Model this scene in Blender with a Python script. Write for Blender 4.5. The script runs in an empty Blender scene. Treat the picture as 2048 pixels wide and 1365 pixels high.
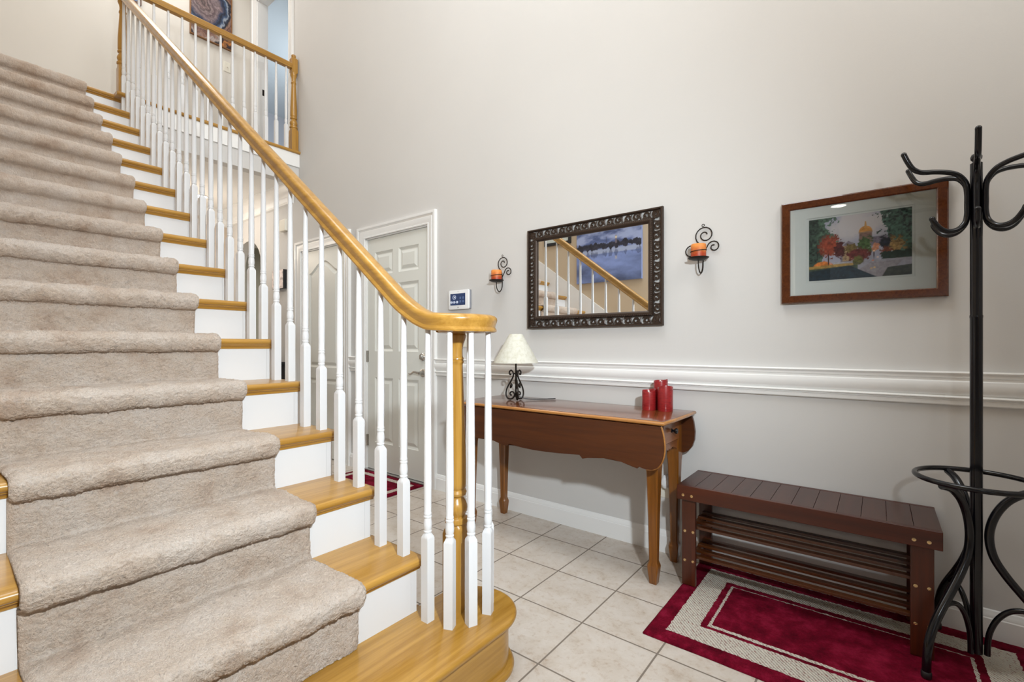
import bpy, bmesh, math, random
from mathutils import Vector, Matrix, noise
import numpy as np

random.seed(7)
PI = math.pi
SC = bpy.context.scene
COL = SC.collection

# ------------------------------------------------------------------ camera, world, lights, exposure
CAM_H = 1.112
cam_data = bpy.data.cameras.new('camera')
cam = bpy.data.objects.new('camera', cam_data)
COL.objects.link(cam)
cam.location = (0, 0, CAM_H)
cam.rotation_euler = (PI / 2, 0, 0.66308)
cam_data.sensor_width = 36
cam_data.lens = 936.7 / 2048 * 36
cam_data.shift_y = 0.0044
cam_data.clip_start = 0.02
SC.camera = cam

SC.view_settings.view_transform = 'Standard'
SC.view_settings.look = 'None'
SC.view_settings.gamma = 1.0
SC.view_settings.exposure = 0.17
SC.view_settings.use_curve_mapping = False
SC.cycles.use_denoising = True
SC.cycles.max_bounces = 10
SC.cycles.diffuse_bounces = 6
SC.cycles.sample_clamp_indirect = 6.0

world = bpy.data.worlds.new('world')
SC.world = world
world.use_nodes = True
world.node_tree.nodes['Background'].inputs['Color'].default_value = (0.95, 0.97, 1.0, 1)
world.node_tree.nodes['Background'].inputs['Strength'].default_value = 0.2


def area(name, loc, target, sx, sy, power, color=(1, 1, 1), spread=PI):
    d = bpy.data.lights.new(name, 'AREA')
    d.shape = 'RECTANGLE'
    d.size, d.size_y = sx, sy
    d.energy = power
    d.color = color
    d.spread = spread
    o = bpy.data.objects.new(name, d)
    COL.objects.link(o)
    o.location = loc
    o.rotation_euler = (Vector(target) - Vector(loc)).to_track_quat('-Z', 'Y').to_euler()
    return o


def point(name, loc, power, radius, color=(1, 1, 1)):
    d = bpy.data.lights.new(name, 'POINT')
    d.energy = power
    d.shadow_soft_size = radius
    d.color = color
    o = bpy.data.objects.new(name, d)
    COL.objects.link(o)
    o.location = loc
    return o


# area lights added out of view, to the right and behind the camera
area('foyer_side_fill', (1.97, 0.9, 4.1), (-0.6, 2.5, 4.3), 1.6, 1.9, 46, (1.0, 0.965, 0.91), math.radians(125))  # added to brighten the upper right of the long wall
area('dining_fill', (2.30, -2.3, 1.55), (-2.0, 1.2, 1.2), 1.8, 1.6, 10, (0.95, 0.975, 1.0))  # general fill from the east side of the dining room, no window there
# overhead: an added soft fill, then the unseen chandelier's lamp
area('foyer_overhead_fill', (-1.6, 0.9, 5.45), (-1.6, 0.9, 0), 2.6, 1.5, 62, (0.90, 0.955, 1.0))  # stands in for light bounced off the ceiling, not a fixture
point('chandelier_light', (-1.2, 1.0, 4.7), 40, 0.25, (0.84, 0.93, 1.0))
flash = bpy.data.lights.new('photo_lamp', 'SPOT')
flash.energy, flash.shadow_soft_size, flash.spot_size, flash.spot_blend, flash.color = 270, 0.05, math.radians(118), 1.0, (0.86, 0.945, 1.0)
flash_o = bpy.data.objects.new('photo_lamp', flash)
COL.objects.link(flash_o)
flash_o.location = (0.47, 0.12, 1.76)
flash_o.rotation_euler = (Vector((-2.2, 1.45, 1.1)) - Vector(flash_o.location)).to_track_quat('-Z', 'Y').to_euler()
area('upper_hall_ceiling_light', (-5.4, 1.3, 5.5), (-5.4, 1.3, 3), 0.6, 1.4, 21, (0.98, 0.97, 0.95))
area('lower_hall_ceiling_light', (-5.7, 1.9, 2.78), (-5.7, 1.9, 0), 0.8, 0.8, 5, (1.0, 0.93, 0.85))
point('lower_hall_fill', (-5.95, 1.75, 2.25), 13, 0.10, (1.0, 0.87, 0.72))  # added in mid-air to lift the hall ceiling, nothing hangs here
area('bedroom_window_light', (-6.6, 4.6, 4.7), (-7.6, 2.8, 4.6), 1.2, 1.2, 42, (0.84, 0.93, 1.0))
area('back_room_light', (-6.0, 4.2, 2.5), (-6.0, 4.2, 0), 0.8, 0.8, 45, (1.0, 0.97, 0.92))

# ------------------------------------------------------------------ materials


def newmat(name):
    m = bpy.data.materials.new(name)
    m.use_nodes = True
    nt = m.node_tree
    return m, nt, nt.nodes['Principled BSDF']


def plain(name, col, rough=0.5, metal=0.0, coat=0.0, spec=0.5):
    m, nt, b = newmat(name)
    b.inputs['Base Color'].default_value = (*col, 1)
    b.inputs['Roughness'].default_value = rough
    b.inputs['Metallic'].default_value = metal
    b.inputs['Coat Weight'].default_value = coat
    b.inputs['Coat Roughness'].default_value = 0.08
    b.inputs['Specular IOR Level'].default_value = spec
    return m


def N(nt, kind, **kw):
    n = nt.nodes.new(kind)
    for k, v in kw.items():
        if k in n.inputs:
            n.inputs[k].default_value = v
        else:
            setattr(n, k, v)
    return n


def ramp(nt, fac, stops, interp='LINEAR'):
    r = nt.nodes.new('ShaderNodeValToRGB')
    r.color_ramp.interpolation = interp
    els = r.color_ramp.elements
    while len(els) < len(stops):
        els.new(0.5)
    for e, (p, c) in zip(els, stops):
        e.position = p
        e.color = (*c, 1)
    nt.links.new(fac, r.inputs['Fac'])
    return r


def coords(nt, scale=(1, 1, 1), loc=(0, 0, 0), rot=(0, 0, 0)):
    tc = nt.nodes.new('ShaderNodeTexCoord')
    mp = nt.nodes.new('ShaderNodeMapping')
    mp.inputs['Scale'].default_value = scale
    mp.inputs['Location'].default_value = loc
    mp.inputs['Rotation'].default_value = rot
    nt.links.new(tc.outputs['Object'], mp.inputs['Vector'])
    return mp.outputs['Vector']


def bump(nt, b, height, strength, dist=0.01):
    n = nt.nodes.new('ShaderNodeBump')
    n.inputs['Strength'].default_value = strength
    n.inputs['Distance'].default_value = dist
    nt.links.new(height, n.inputs['Height'])
    nt.links.new(n.outputs['Normal'], b.inputs['Normal'])
    return n


def wood(name, dark, light, axis='X', rough=0.3, coat=0.3, fine=1.0, lacq=0.1):
    m, nt, b = newmat(name)
    s = {'X': (1.2, 26, 26), 'Y': (26, 1.2, 26), 'Z': (26, 26, 1.2)}[axis]
    s = tuple(v * fine for v in s)
    v = coords(nt, s)
    n1 = N(nt, 'ShaderNodeTexNoise', Scale=1.0, Detail=6.0, Roughness=0.62, Distortion=0.6)
    nt.links.new(v, n1.inputs['Vector'])
    s2 = tuple(x * 5 for x in s)
    n2 = N(nt, 'ShaderNodeTexNoise', Scale=1.0, Detail=3.0, Roughness=0.6)
    nt.links.new(coords(nt, s2), n2.inputs['Vector'])
    mx = N(nt, 'ShaderNodeMath', operation='MULTIPLY_ADD')
    nt.links.new(n2.outputs['Fac'], mx.inputs[0])
    mx.inputs[1].default_value = 0.4
    nt.links.new(n1.outputs['Fac'], mx.inputs[2])
    r = ramp(nt, mx.outputs[0], [(0.45, dark), (0.68, tuple((a + c) / 2 for a, c in zip(dark, light))), (0.88, light)])
    nt.links.new(r.outputs['Color'], b.inputs['Base Color'])
    b.inputs['Roughness'].default_value = rough
    b.inputs['Coat Weight'].default_value = coat
    b.inputs['Coat Roughness'].default_value = lacq
    bump(nt, b, mx.outputs[0], 0.06, 0.004)
    return m


OAK_L, OAK_D = (0.475, 0.258, 0.050), (0.285, 0.132, 0.012)
oakX = wood('oak_along_x', OAK_D, OAK_L, 'X')
oakY = wood('oak_along_y', OAK_D, OAK_L, 'Y')
oakZ = wood('oak_along_z', OAK_D, OAK_L, 'Z')
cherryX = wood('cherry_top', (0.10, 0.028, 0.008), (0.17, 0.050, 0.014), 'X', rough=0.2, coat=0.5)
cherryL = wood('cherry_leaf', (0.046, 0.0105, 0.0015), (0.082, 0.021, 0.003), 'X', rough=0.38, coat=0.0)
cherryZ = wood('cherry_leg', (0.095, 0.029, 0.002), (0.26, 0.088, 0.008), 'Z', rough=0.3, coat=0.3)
cherryEdge = wood('cherry_worn_edge', (0.30, 0.12, 0.025), (0.46, 0.20, 0.05), 'X', rough=0.3, coat=0.3)
cherryEnd = wood('cherry_end', (0.17, 0.055, 0.015), (0.30, 0.10, 0.025), 'Y', rough=0.3, coat=0.3)
benchX = wood('bench_wood_x', (0.034, 0.0055, 0.0015), (0.074, 0.0125, 0.003), 'X', rough=0.36, coat=0.08)
benchY = wood('bench_wood_y', (0.030, 0.0065, 0.003), (0.056, 0.0135, 0.006), 'Y', rough=0.34, coat=0.15)
benchZ = wood('bench_wood_z', (0.034, 0.006, 0.0015), (0.075, 0.014, 0.003), 'Z', rough=0.36, coat=0.08)
benchS = wood('bench_slat', (0.038, 0.008, 0.002), (0.10, 0.027, 0.004), 'X', rough=0.3, coat=0.3)

white = plain('white_trim_paint', (0.80, 0.80, 0.79), 0.32)
white_stair = plain('white_baluster_paint', (0.69, 0.695, 0.705), 0.3)
door_white = plain('door_paint', (0.70, 0.71, 0.67), 0.38)
ceil_paint = plain('ceiling_paint', (0.80, 0.79, 0.77), 0.9)


def wall_paint(name, col):
    m, nt, b = newmat(name)
    v = coords(nt)
    n = N(nt, 'ShaderNodeTexNoise', Scale=190.0, Detail=3.0)
    nt.links.new(v, n.inputs['Vector'])
    n2 = N(nt, 'ShaderNodeTexNoise', Scale=1.3, Detail=2.0)
    nt.links.new(v, n2.inputs['Vector'])
    r = ramp(nt, n2.outputs['Fac'], [(0.3, tuple(c * 0.985 for c in col)), (0.7, tuple(min(1, c * 1.015) for c in col))])
    nt.links.new(r.outputs['Color'], b.inputs['Base Color'])
    b.inputs['Roughness'].default_value = 0.62
    b.inputs['Specular IOR Level'].default_value = 0.3
    bump(nt, b, n.outputs['Fac'], 0.08, 0.002)
    return m


greige = wall_paint('greige_wall_paint', (0.588, 0.577, 0.562))
tan_wall = wall_paint('tan_wall_paint', (0.56, 0.45, 0.32))
cream_wall = wall_paint('cream_wall_paint', (0.63, 0.60, 0.55))
hall_wall = wall_paint('hall_wall_paint', (0.55, 0.47, 0.39))
blue_wall = wall_paint('blue_grey_paint', (0.46, 0.46, 0.49))
blue_ceil = wall_paint('pale_blue_paint', (0.66, 0.71, 0.74))
sage_wall = wall_paint('sage_paint', (0.33, 0.32, 0.27))


def tile_floor():
    m, nt, b = newmat('ceramic_floor_tile')
    T = 0.308
    v = coords(nt, loc=(1.2424 + 40 * T, -1.6528 + 40 * T, 0))
    br = N(nt, 'ShaderNodeTexBrick', Scale=1.0)
    br.offset = 0.0
    br.squash = 1.0
    br.inputs['Brick Width'].default_value = T
    br.inputs['Row Height'].default_value = T
    br.inputs['Mortar Size'].default_value = 0.0036
    br.inputs['Mortar Smooth'].default_value = 0.15
    br.inputs['Bias'].default_value = 0.0
    br.inputs['Color1'].default_value = (0, 0, 0, 1)
    br.inputs['Color2'].default_value = (1, 1, 1, 1)
    nt.links.new(v, br.inputs['Vector'])
    vo = coords(nt)
    n1 = N(nt, 'ShaderNodeTexNoise', Scale=9.0, Detail=9.0, Roughness=0.72, Distortion=0.4)
    nt.links.new(vo, n1.inputs['Vector'])
    r1 = ramp(nt, n1.outputs['Fac'], [(0.30, (0.42, 0.34, 0.27)), (0.42, (0.53, 0.465, 0.40)), (0.60, (0.585, 0.53, 0.475)), (0.75, (0.53, 0.475, 0.43))])
    n2 = N(nt, 'ShaderNodeTexNoise', Scale=34.0, Detail=5.0, Roughness=0.7)
    nt.links.new(vo, n2.inputs['Vector'])
    r2 = ramp(nt, n2.outputs['Fac'], [(0.33, (0.72, 0.60, 0.50)), (0.47, (1, 1, 1)), (1.0, (1, 1, 1))])
    mul = N(nt, 'ShaderNodeMix', data_type='RGBA', blend_type='MULTIPLY')
    mul.inputs[0].default_value = 0.55
    nt.links.new(r1.outputs['Color'], mul.inputs[6])
    nt.links.new(r2.outputs['Color'], mul.inputs[7])
    mix = N(nt, 'ShaderNodeMix', data_type='RGBA')
    nt.links.new(br.outputs['Fac'], mix.inputs[0])
    nt.links.new(mul.outputs[2], mix.inputs[6])
    mix.inputs[7].default_value = (0.19, 0.155, 0.125, 1)
    nt.links.new(mix.outputs[2], b.inputs['Base Color'])
    rr = N(nt, 'ShaderNodeMapRange')
    rr.inputs['To Min'].default_value = 0.34
    rr.inputs['To Max'].default_value = 0.85
    nt.links.new(br.outputs['Fac'], rr.inputs['Value'])
    nt.links.new(rr.outputs['Result'], b.inputs['Roughness'])
    inv = N(nt, 'ShaderNodeMath', operation='MULTIPLY_ADD')
    nt.links.new(br.outputs['Fac'], inv.inputs[0])
    inv.inputs[1].default_value = -1.0
    sm = N(nt, 'ShaderNodeMath', operation='MULTIPLY')
    nt.links.new(n2.outputs['Fac'], sm.inputs[0])
    sm.inputs[1].default_value = 0.12
    nt.links.new(sm.outputs[0], inv.inputs[2])
    bump(nt, b, inv.outputs[0], 0.35, 0.003)
    return m


tile = tile_floor()


def carpet_mat():
    m, nt, b = newmat('beige_carpet_pile')
    v = coords(nt)
    n1 = N(nt, 'ShaderNodeTexNoise', Scale=7.0, Detail=6.0, Roughness=0.65)
    nt.links.new(v, n1.inputs['Vector'])
    n2 = N(nt, 'ShaderNodeTexNoise', Scale=230.0, Detail=4.0, Roughness=0.75)
    nt.links.new(v, n2.inputs['Vector'])
    n3 = N(nt, 'ShaderNodeTexNoise', Scale=95.0, Detail=4.0, Roughness=0.7)
    nt.links.new(v, n3.inputs['Vector'])
    r1 = ramp(nt, n1.outputs['Fac'], [(0.28, (0.59, 0.415, 0.295)), (0.45, (0.755, 0.605, 0.48)), (0.62, (0.82, 0.695, 0.59))])
    r2 = ramp(nt, n2.outputs['Fac'], [(0.28, (0.58, 0.43, 0.33)), (0.45, (0.93, 0.90, 0.87)), (0.62, (1, 1, 1))])
    mul = N(nt, 'ShaderNodeMix', data_type='RGBA', blend_type='MULTIPLY')
    mul.inputs[0].default_value = 0.8
    nt.links.new(r1.outputs['Color'], mul.inputs[6])
    nt.links.new(r2.outputs['Color'], mul.inputs[7])
    nt.links.new(mul.outputs[2], b.inputs['Base Color'])
    b.inputs['Roughness'].default_value = 1.0
    b.inputs['Specular IOR Level'].default_value = 0.1
    b.inputs['Sheen Weight'].default_value = 0.35
    b.inputs['Sheen Roughness'].default_value = 0.5
    ad = N(nt, 'ShaderNodeMath', operation='ADD')
    nt.links.new(n2.outputs['Fac'], ad.inputs[0])
    nt.links.new(n3.outputs['Fac'], ad.inputs[1])
    bump(nt, b, ad.outputs[0], 1.0, 0.010)
    return m


carpet = carpet_mat()


def rug_mat(name, hx, hy, stops, fleck=True):
    """stops: list of (distance from edge in m, is_cream)"""
    m, nt, b = newmat(name)
    tc = nt.nodes.new('ShaderNodeTexCoord')
    nz = N(nt, 'ShaderNodeTexNoise', Scale=75.0, Detail=2.0)
    nt.links.new(tc.outputs['Object'], nz.inputs['Vector'])
    wob = N(nt, 'ShaderNodeMapRange')
    wob.inputs['To Min'].default_value = -0.006
    wob.inputs['To Max'].default_value = 0.006
    nt.links.new(nz.outputs['Fac'], wob.inputs['Value'])
    sep = nt.nodes.new('ShaderNodeSeparateXYZ')
    nt.links.new(tc.outputs['Object'], sep.inputs[0])
    ds = []
    for ax, h in (('X', hx), ('Y', hy)):
        a = N(nt, 'ShaderNodeMath', operation='ABSOLUTE')
        nt.links.new(sep.outputs[ax], a.inputs[0])
        s = N(nt, 'ShaderNodeMath', operation='SUBTRACT')
        s.inputs[0].default_value = h
        nt.links.new(a.outputs[0], s.inputs[1])
        ds.append(s)
    mn = N(nt, 'ShaderNodeMath', operation='MINIMUM')
    nt.links.new(ds[0].outputs[0], mn.inputs[0])
    nt.links.new(ds[1].outputs[0], mn.inputs[1])
    ad = N(nt, 'ShaderNodeMath', operation='ADD')
    nt.links.new(mn.outputs[0], ad.inputs[0])
    nt.links.new(wob.outputs['Result'], ad.inputs[1])
    red, cream = (0.0, 0.0, 0.0), (1, 1, 1)
    mask = ramp(nt, ad.outputs[0], [(d, cream if c else red) for d, c in stops], 'CONSTANT')
    # red pile colour
    n2 = N(nt, 'ShaderNodeTexNoise', Scale=11.0, Detail=7.0, Roughness=0.75)
    nt.links.new(tc.outputs['Object'], n2.inputs['Vector'])
    rr = ramp(nt, n2.outputs['Fac'], [(0.30, (0.045, 0.000, 0.004)), (0.50, (0.145, 0.002, 0.015)), (0.72, (0.29, 0.012, 0.042))])
    # cream flat weave with dark flecks in diagonal rows
    w = N(nt, 'ShaderNodeTexWave', wave_type='BANDS', bands_direction='DIAGONAL')
    w.inputs['Scale'].default_value = 42.0
    w.inputs['Distortion'].default_value = 1.2
    w.inputs['Detail'].default_value = 1.0
    nt.links.new(tc.outputs['Object'], w.inputs['Vector'])
    n3 = N(nt, 'ShaderNodeTexNoise', Scale=120.0, Detail=2.0)
    nt.links.new(tc.outputs['Object'], n3.inputs['Vector'])
    fm = N(nt, 'ShaderNodeMath', operation='MULTIPLY')
    nt.links.new(w.outputs['Fac'], fm.inputs[0])
    nt.links.new(n3.outputs['Fac'], fm.inputs[1])
    cr = ramp(nt, fm.outputs[0], [(0.0, (0.55, 0.50, 0.43)), (0.40, (0.62, 0.57, 0.50)), (0.52, (0.58, 0.52, 0.45)), (0.57, (0.22, 0.06, 0.06))])
    mix = N(nt, 'ShaderNodeMix', data_type='RGBA')
    nt.links.new(mask.outputs['Color'], mix.inputs[0])
    nt.links.new(rr.outputs['Color'], mix.inputs[6])
    nt.links.new(cr.outputs['Color'], mix.inputs[7])
    nt.links.new(mix.outputs[2], b.inputs['Base Color'])
    b.inputs['Roughness'].default_value = 1.0
    b.inputs['Specular IOR Level'].default_value = 0.1
    n4 = N(nt, 'ShaderNodeTexNoise', Scale=260.0, Detail=3.0)
    nt.links.new(tc.outputs['Object'], n4.inputs['Vector'])
    a2 = N(nt, 'ShaderNodeMath', operation='ADD')
    nt.links.new(n4.outputs['Fac'], a2.inputs[0])
    wm = N(nt, 'ShaderNodeMath', operation='MULTIPLY')
    nt.links.new(w.outputs['Fac'], wm.inputs[0])
    nt.links.new(mask.outputs['Color'], wm.inputs[1])
    nt.links.new(wm.outputs[0], a2.inputs[1])
    bump(nt, b, a2.outputs[0], 0.7, 0.006)
    return m


black_gloss = plain('black_gloss_metal', (0.004, 0.004, 0.006), 0.17, 0.0, 0.0, 0.45)
iron = plain('dark_iron', (0.022, 0.016, 0.013), 0.5, 0.6)
bronze = plain('dark_bronze_frame', (0.040, 0.024, 0.016), 0.42, 0.35)
blackframe = plain('black_frame_paint', (0.012, 0.012, 0.014), 0.35)
nickel = plain('satin_nickel', (0.55, 0.53, 0.50), 0.25, 1.0)
brass = plain('brass_screw', (0.75, 0.55, 0.30), 0.25, 1.0)
silver = plain('mirror_silver', (0.92, 0.93, 0.93), 0.0, 1.0)
plastic = plain('white_plastic', (0.78, 0.79, 0.80), 0.3)
plastic_cream = plain('ivory_plastic', (0.72, 0.69, 0.60), 0.35)
matboard = plain('white_mat_board', (0.66, 0.69, 0.66), 0.8)
glaze = None


def glass_sheet():
    m = bpy.data.materials.new('picture_glass')
    m.use_nodes = True
    nt = m.node_tree
    nt.nodes.clear()
    out = nt.nodes.new('ShaderNodeOutputMaterial')
    tr = nt.nodes.new('ShaderNodeBsdfTransparent')
    gl = nt.nodes.new('ShaderNodeBsdfGlossy')
    gl.inputs['Roughness'].default_value = 0.01
    fr = nt.nodes.new('ShaderNodeFresnel')
    fr.inputs['IOR'].default_value = 1.5
    mx = nt.nodes.new('ShaderNodeMixShader')
    nt.links.new(fr.outputs[0], mx.inputs[0])
    nt.links.new(tr.outputs[0], mx.inputs[1])
    nt.links.new(gl.outputs[0], mx.inputs[2])
    nt.links.new(mx.outputs[0], out.inputs['Surface'])
    return m


glaze = glass_sheet()


def emissive(name, col, strength):
    m, nt, b = newmat(name)
    b.inputs['Base Color'].default_value = (*col, 1)
    b.inputs['Emission Color'].default_value = (*col, 1)
    b.inputs['Emission Strength'].default_value = strength
    return m


def vcol_mat(name, rough=0.6):
    m, nt, b = newmat(name)
    a = nt.nodes.new('ShaderNodeAttribute')
    a.attribute_name = 'paint'
    nt.links.new(a.outputs['Color'], b.inputs['Base Color'])
    b.inputs['Roughness'].default_value = rough
    return m


def burl():
    m, nt, b = newmat('burl_picture_frame')
    v = coords(nt)
    n1 = N(nt, 'ShaderNodeTexNoise', Scale=60.0, Detail=5.0, Roughness=0.7, Distortion=1.5)
    nt.links.new(v, n1.inputs['Vector'])
    r = ramp(nt, n1.outputs['Fac'], [(0.3, (0.050, 0.013, 0.004)), (0.7, (0.115, 0.033, 0.009))])
    nt.links.new(r.outputs['Color'], b.inputs['Base Color'])
    b.inputs['Roughness'].default_value = 0.12
    b.inputs['Coat Weight'].default_value = 0.6
    return m


burlwood = burl()

# ------------------------------------------------------------------ mesh helpers


def link(name, me, mat, parent=None, smooth=None, bevel=0.0):
    o = bpy.data.objects.new(name, me)
    COL.objects.link(o)
    if mat is not None:
        me.materials.append(mat)
    if smooth is not None:
        me.shade_smooth()
        if smooth < 179:
            me.set_sharp_from_angle(angle=math.radians(smooth))
    if bevel:
        b = o.modifiers.new('Bevel', 'BEVEL')
        b.width = bevel
        b.segments = 2
        b.limit_method = 'ANGLE'
        b.angle_limit = math.radians(40)
    if parent is not None:
        o.parent = parent
        off = parent.location.copy() if parent.parent is None else Vector((0, 0, 0))
        o.matrix_parent_inverse = Matrix.Translation(-off)
    return o


def obj(name, bm, mat, parent=None, smooth=None, bevel=0.0, recalc=True):
    if recalc:
        bmesh.ops.recalc_face_normals(bm, faces=bm.faces)
    me = bpy.data.meshes.new(name)
    bm.to_mesh(me)
    bm.free()
    return link(name, me, mat, parent, smooth, bevel)


def tag(o, label, cat, group=None, kind=None):
    if label:
        o['label'] = label
    if cat:
        o['category'] = cat
    if group:
        o['group'] = group
    if kind:
        o['kind'] = kind
    return o


def thing(name, label, cat, loc=(0, 0, 0), group=None):
    o = bpy.data.objects.new(name, None)
    o.empty_display_size = 0.1
    COL.objects.link(o)
    o.location = loc
    return tag(o, label, cat, group)


def struct(o, label=None, cat=None):
    return tag(o, label, cat, kind='structure')


def B():
    return bmesh.new()


def box(bm, a, b, M=None):
    x0, y0, z0 = (min(p, q) for p, q in zip(a, b))
    x1, y1, z1 = (max(p, q) for p, q in zip(a, b))
    co = [(x0, y0, z0), (x1, y0, z0), (x1, y1, z0), (x0, y1, z0), (x0, y0, z1), (x1, y0, z1), (x1, y1, z1), (x0, y1, z1)]
    vs = [bm.verts.new(M @ Vector(c) if M else c) for c in co]
    for f in ((0, 3, 2, 1), (4, 5, 6, 7), (0, 1, 5, 4), (1, 2, 6, 5), (2, 3, 7, 6), (3, 0, 4, 7)):
        bm.faces.new([vs[i] for i in f])
    return bm


def boxobj(name, a, b, mat, parent=None, bevel=0.0):
    return obj(name, box(B(), a, b), mat, parent, None, bevel)


def loft(bm, loops, closed_u=True, closed_v=False, caps=True):
    rows = [[bm.verts.new(p) for p in lp] for lp in loops]
    n = len(rows[0])
    m = len(rows)
    for i in range(m if closed_v else m - 1):
        r0, r1 = rows[i], rows[(i + 1) % m]
        for j in range(n if closed_u else n - 1):
            k = (j + 1) % n
            try:
                bm.faces.new((r0[j], r0[k], r1[k], r1[j]))
            except ValueError:
                pass
    if caps and not closed_v and closed_u and n > 2:
        bm.faces.new(list(reversed(rows[0])))
        bm.faces.new(rows[-1])
    return rows


def lathe(bm, prof, cx, cy, seg=20, M=None):
    loops = []
    for r, z in prof:
        lp = []
        for k in range(seg):
            t = 2 * PI * k / seg
            p = Vector((cx + r * math.cos(t), cy + r * math.sin(t), z))
            lp.append(M @ p if M else p)
        loops.append(lp)
    loft(bm, loops)
    return bm


def tube(bm, pts, r, seg=8, closed=False, flat=None):
    """sweep a circle (or an ellipse given by flat=(ru,rv)) along pts; r may be a list"""
    pts = [Vector(p) for p in pts]
    n = len(pts)
    tang = []
    for i in range(n):
        a = pts[(i - 1) % n] if (closed or i > 0) else pts[i]
        c = pts[(i + 1) % n] if (closed or i < n - 1) else pts[i]
        t = (c - a)
        tang.append(t.normalized() if t.length > 1e-9 else Vector((0, 0, 1)))
    ref = Vector((0, 0, 1)) if abs(tang[0].z) < 0.9 else Vector((1, 0, 0))
    u = tang[0].cross(ref).normalized()
    loops = []
    for i in range(n):
        u = (u - tang[i] * u.dot(tang[i]))
        u = u.normalized() if u.length > 1e-6 else tang[i].orthogonal().normalized()
        v = tang[i].cross(u)
        rr = r[i] if isinstance(r, (list, tuple)) else r
        ru, rv = (rr, rr) if flat is None else flat
        loops.append([pts[i] + u * (ru * math.cos(2 * PI * k / seg)) + v * (rv * math.sin(2 * PI * k / seg)) for k in range(seg)])
    loft(bm, loops, True, closed)
    return bm


def smoothpath(pts, n=8):
    """Catmull-Rom through pts"""
    P = [Vector(p) for p in pts]
    out = []
    for i in range(len(P) - 1):
        p0, p1, p2, p3 = P[max(i - 1, 0)], P[i], P[i + 1], P[min(i + 2, len(P) - 1)]
        for k in range(n):
            t = k / n
            out.append(0.5 * ((2 * p1) + (p2 - p0) * t + (2 * p0 - 5 * p1 + 4 * p2 - p3) * t * t + (3 * p1 - p0 - 3 * p2 + p3) * t ** 3))
    out.append(P[-1])
    return out


def prism(bm, poly, axis, a, b):
    """extrude a 2-D polygon along an axis from a to b. poly is in the two other axes in order"""
    def mk(p, t):
        if axis == 'y':
            return (p[0], t, p[1])
        if axis == 'x':
            return (t, p[0], p[1])
        return (p[0], p[1], t)
    loft(bm, [[mk(p, a) for p in poly], [mk(p, b) for p in poly]])
    return bm


def strip(bm, prof, x0, x1, y):
    """moulding profile (protrusion, z) run along x in front of the plane y"""
    loft(bm, [[(x, y - p, z) for p, z in prof] for x in (x0, x1)])
    return bm


def casing(bm, prof, x0, x1, zb, zt, y, open_bottom=True):
    """mitred frame; prof = (across, protrusion) outline; outward across"""
    loops = [[(x0 - w, y - p, zb if open_bottom else zb - w) for w, p in prof], [(x0 - w, y - p, zt + w) for w, p in prof],
             [(x1 + w, y - p, zt + w) for w, p in prof], [(x1 + w, y - p, zb if open_bottom else zb - w) for w, p in prof]]
    loft(bm, loops, True, not open_bottom)
    return bm


def casing_x(bm, prof, y0, y1, zb, zt, x, s, open_bottom=False):
    loops = [[(x + s * p, y0 - w, zb - w) for w, p in prof], [(x + s * p, y0 - w, zt + w) for w, p in prof],
             [(x + s * p, y1 + w, zt + w) for w, p in prof], [(x + s * p, y1 + w, zb - w) for w, p in prof]]
    loft(bm, loops, True, True)
    return bm


def cells(bm, us, vs, hole, mk):
    """wall slab from a grid of cells, leaving out those whose centre satisfies hole(u, v)"""
    for i in range(len(us) - 1):
        for j in range(len(vs) - 1):
            if not hole((us[i] + us[i + 1]) / 2, (vs[j] + vs[j + 1]) / 2):
                mk(bm, us[i], us[i + 1], vs[j], vs[j + 1])
    return bm


# ------------------------------------------------------------------ the shell
YN = 2.4985          # face of the long wall
YS = -0.10           # face of the stair wall
ZC = 5.58            # upper ceiling
Z2 = 3.142           # second floor
ZL = 2.82            # lower hall ceiling
XB = -4.79           # balcony face
XW2 = -5.95          # upstairs end wall
XW1 = -6.60          # lower hall end wall

struct(obj('floor', box(B(), (-7.6, -4.3, -0.1), (2.5, 5.2, 0.0)), tile))

# long wall with the doors, the arch and the upstairs doorway
DX0, DX1, DZ = -3.612, -2.790, 2.062       # entry door opening
CX0, CX1, CZ = -4.735, -3.945, 2.085       # closet door opening
AX0, AX1 = -6.355, -5.66                   # arch
UX0, UX1, UZ = -5.75, -5.00, 5.17          # upstairs doorway
holes = [(DX0, DX1, 0, DZ), (CX0, CX1, 0, CZ), (AX0, AX1, 0, 2.40), (UX0, UX1, Z2, UZ)]
us = sorted({-9.2, 2.0, XW1, *[h[0] for h in holes], *[h[1] for h in holes]})
vs = sorted({0, ZC, Z2, *[h[3] for h in holes]})
bm = cells(B(), us, vs, lambda u, v: any(h[0] < u < h[1] and h[2] < v < h[3] for h in holes) or (u < XW1 and v < Z2 - 0.2),
           lambda bm, a, b, c, d: box(bm, (a, YN, c), (b, YN + 0.115, d)))
# arch spandrels
ac, ar = (AX0 + AX1) / 2, (AX1 - AX0) / 2
n = 20
up = [(ac - ar * math.cos(PI * k / n), 2.06 + (0.31) * math.sin(PI * k / n)) for k in range(n + 1)]
for k in range(n):
    (xa, za), (xb, zb) = up[k], up[k + 1]
    loft(bm, [[(xa, YN, za), (xb, YN, zb), (xb, YN, 2.40), (xa, YN, 2.40)], [(xa, YN + 0.115, za), (xb, YN + 0.115, zb), (xb, YN + 0.115, 2.40), (xa, YN + 0.115, 2.40)]])
struct(obj('wall_north', bm, greige))

# stair wall (behind the runner, seen in the mirror); opening to the dining room where the camera stands
bm = B()
box(bm, (XW2, YS - 0.12, 0), (-0.62, YS, ZC))
box(bm, (-0.62, YS - 0.12, 2.46), (2.0, YS, ZC))
box(bm, (1.3, YS - 0.12, 0), (2.0, YS, 2.46))
struct(obj('wall_south', bm, tan_wall))
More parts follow.
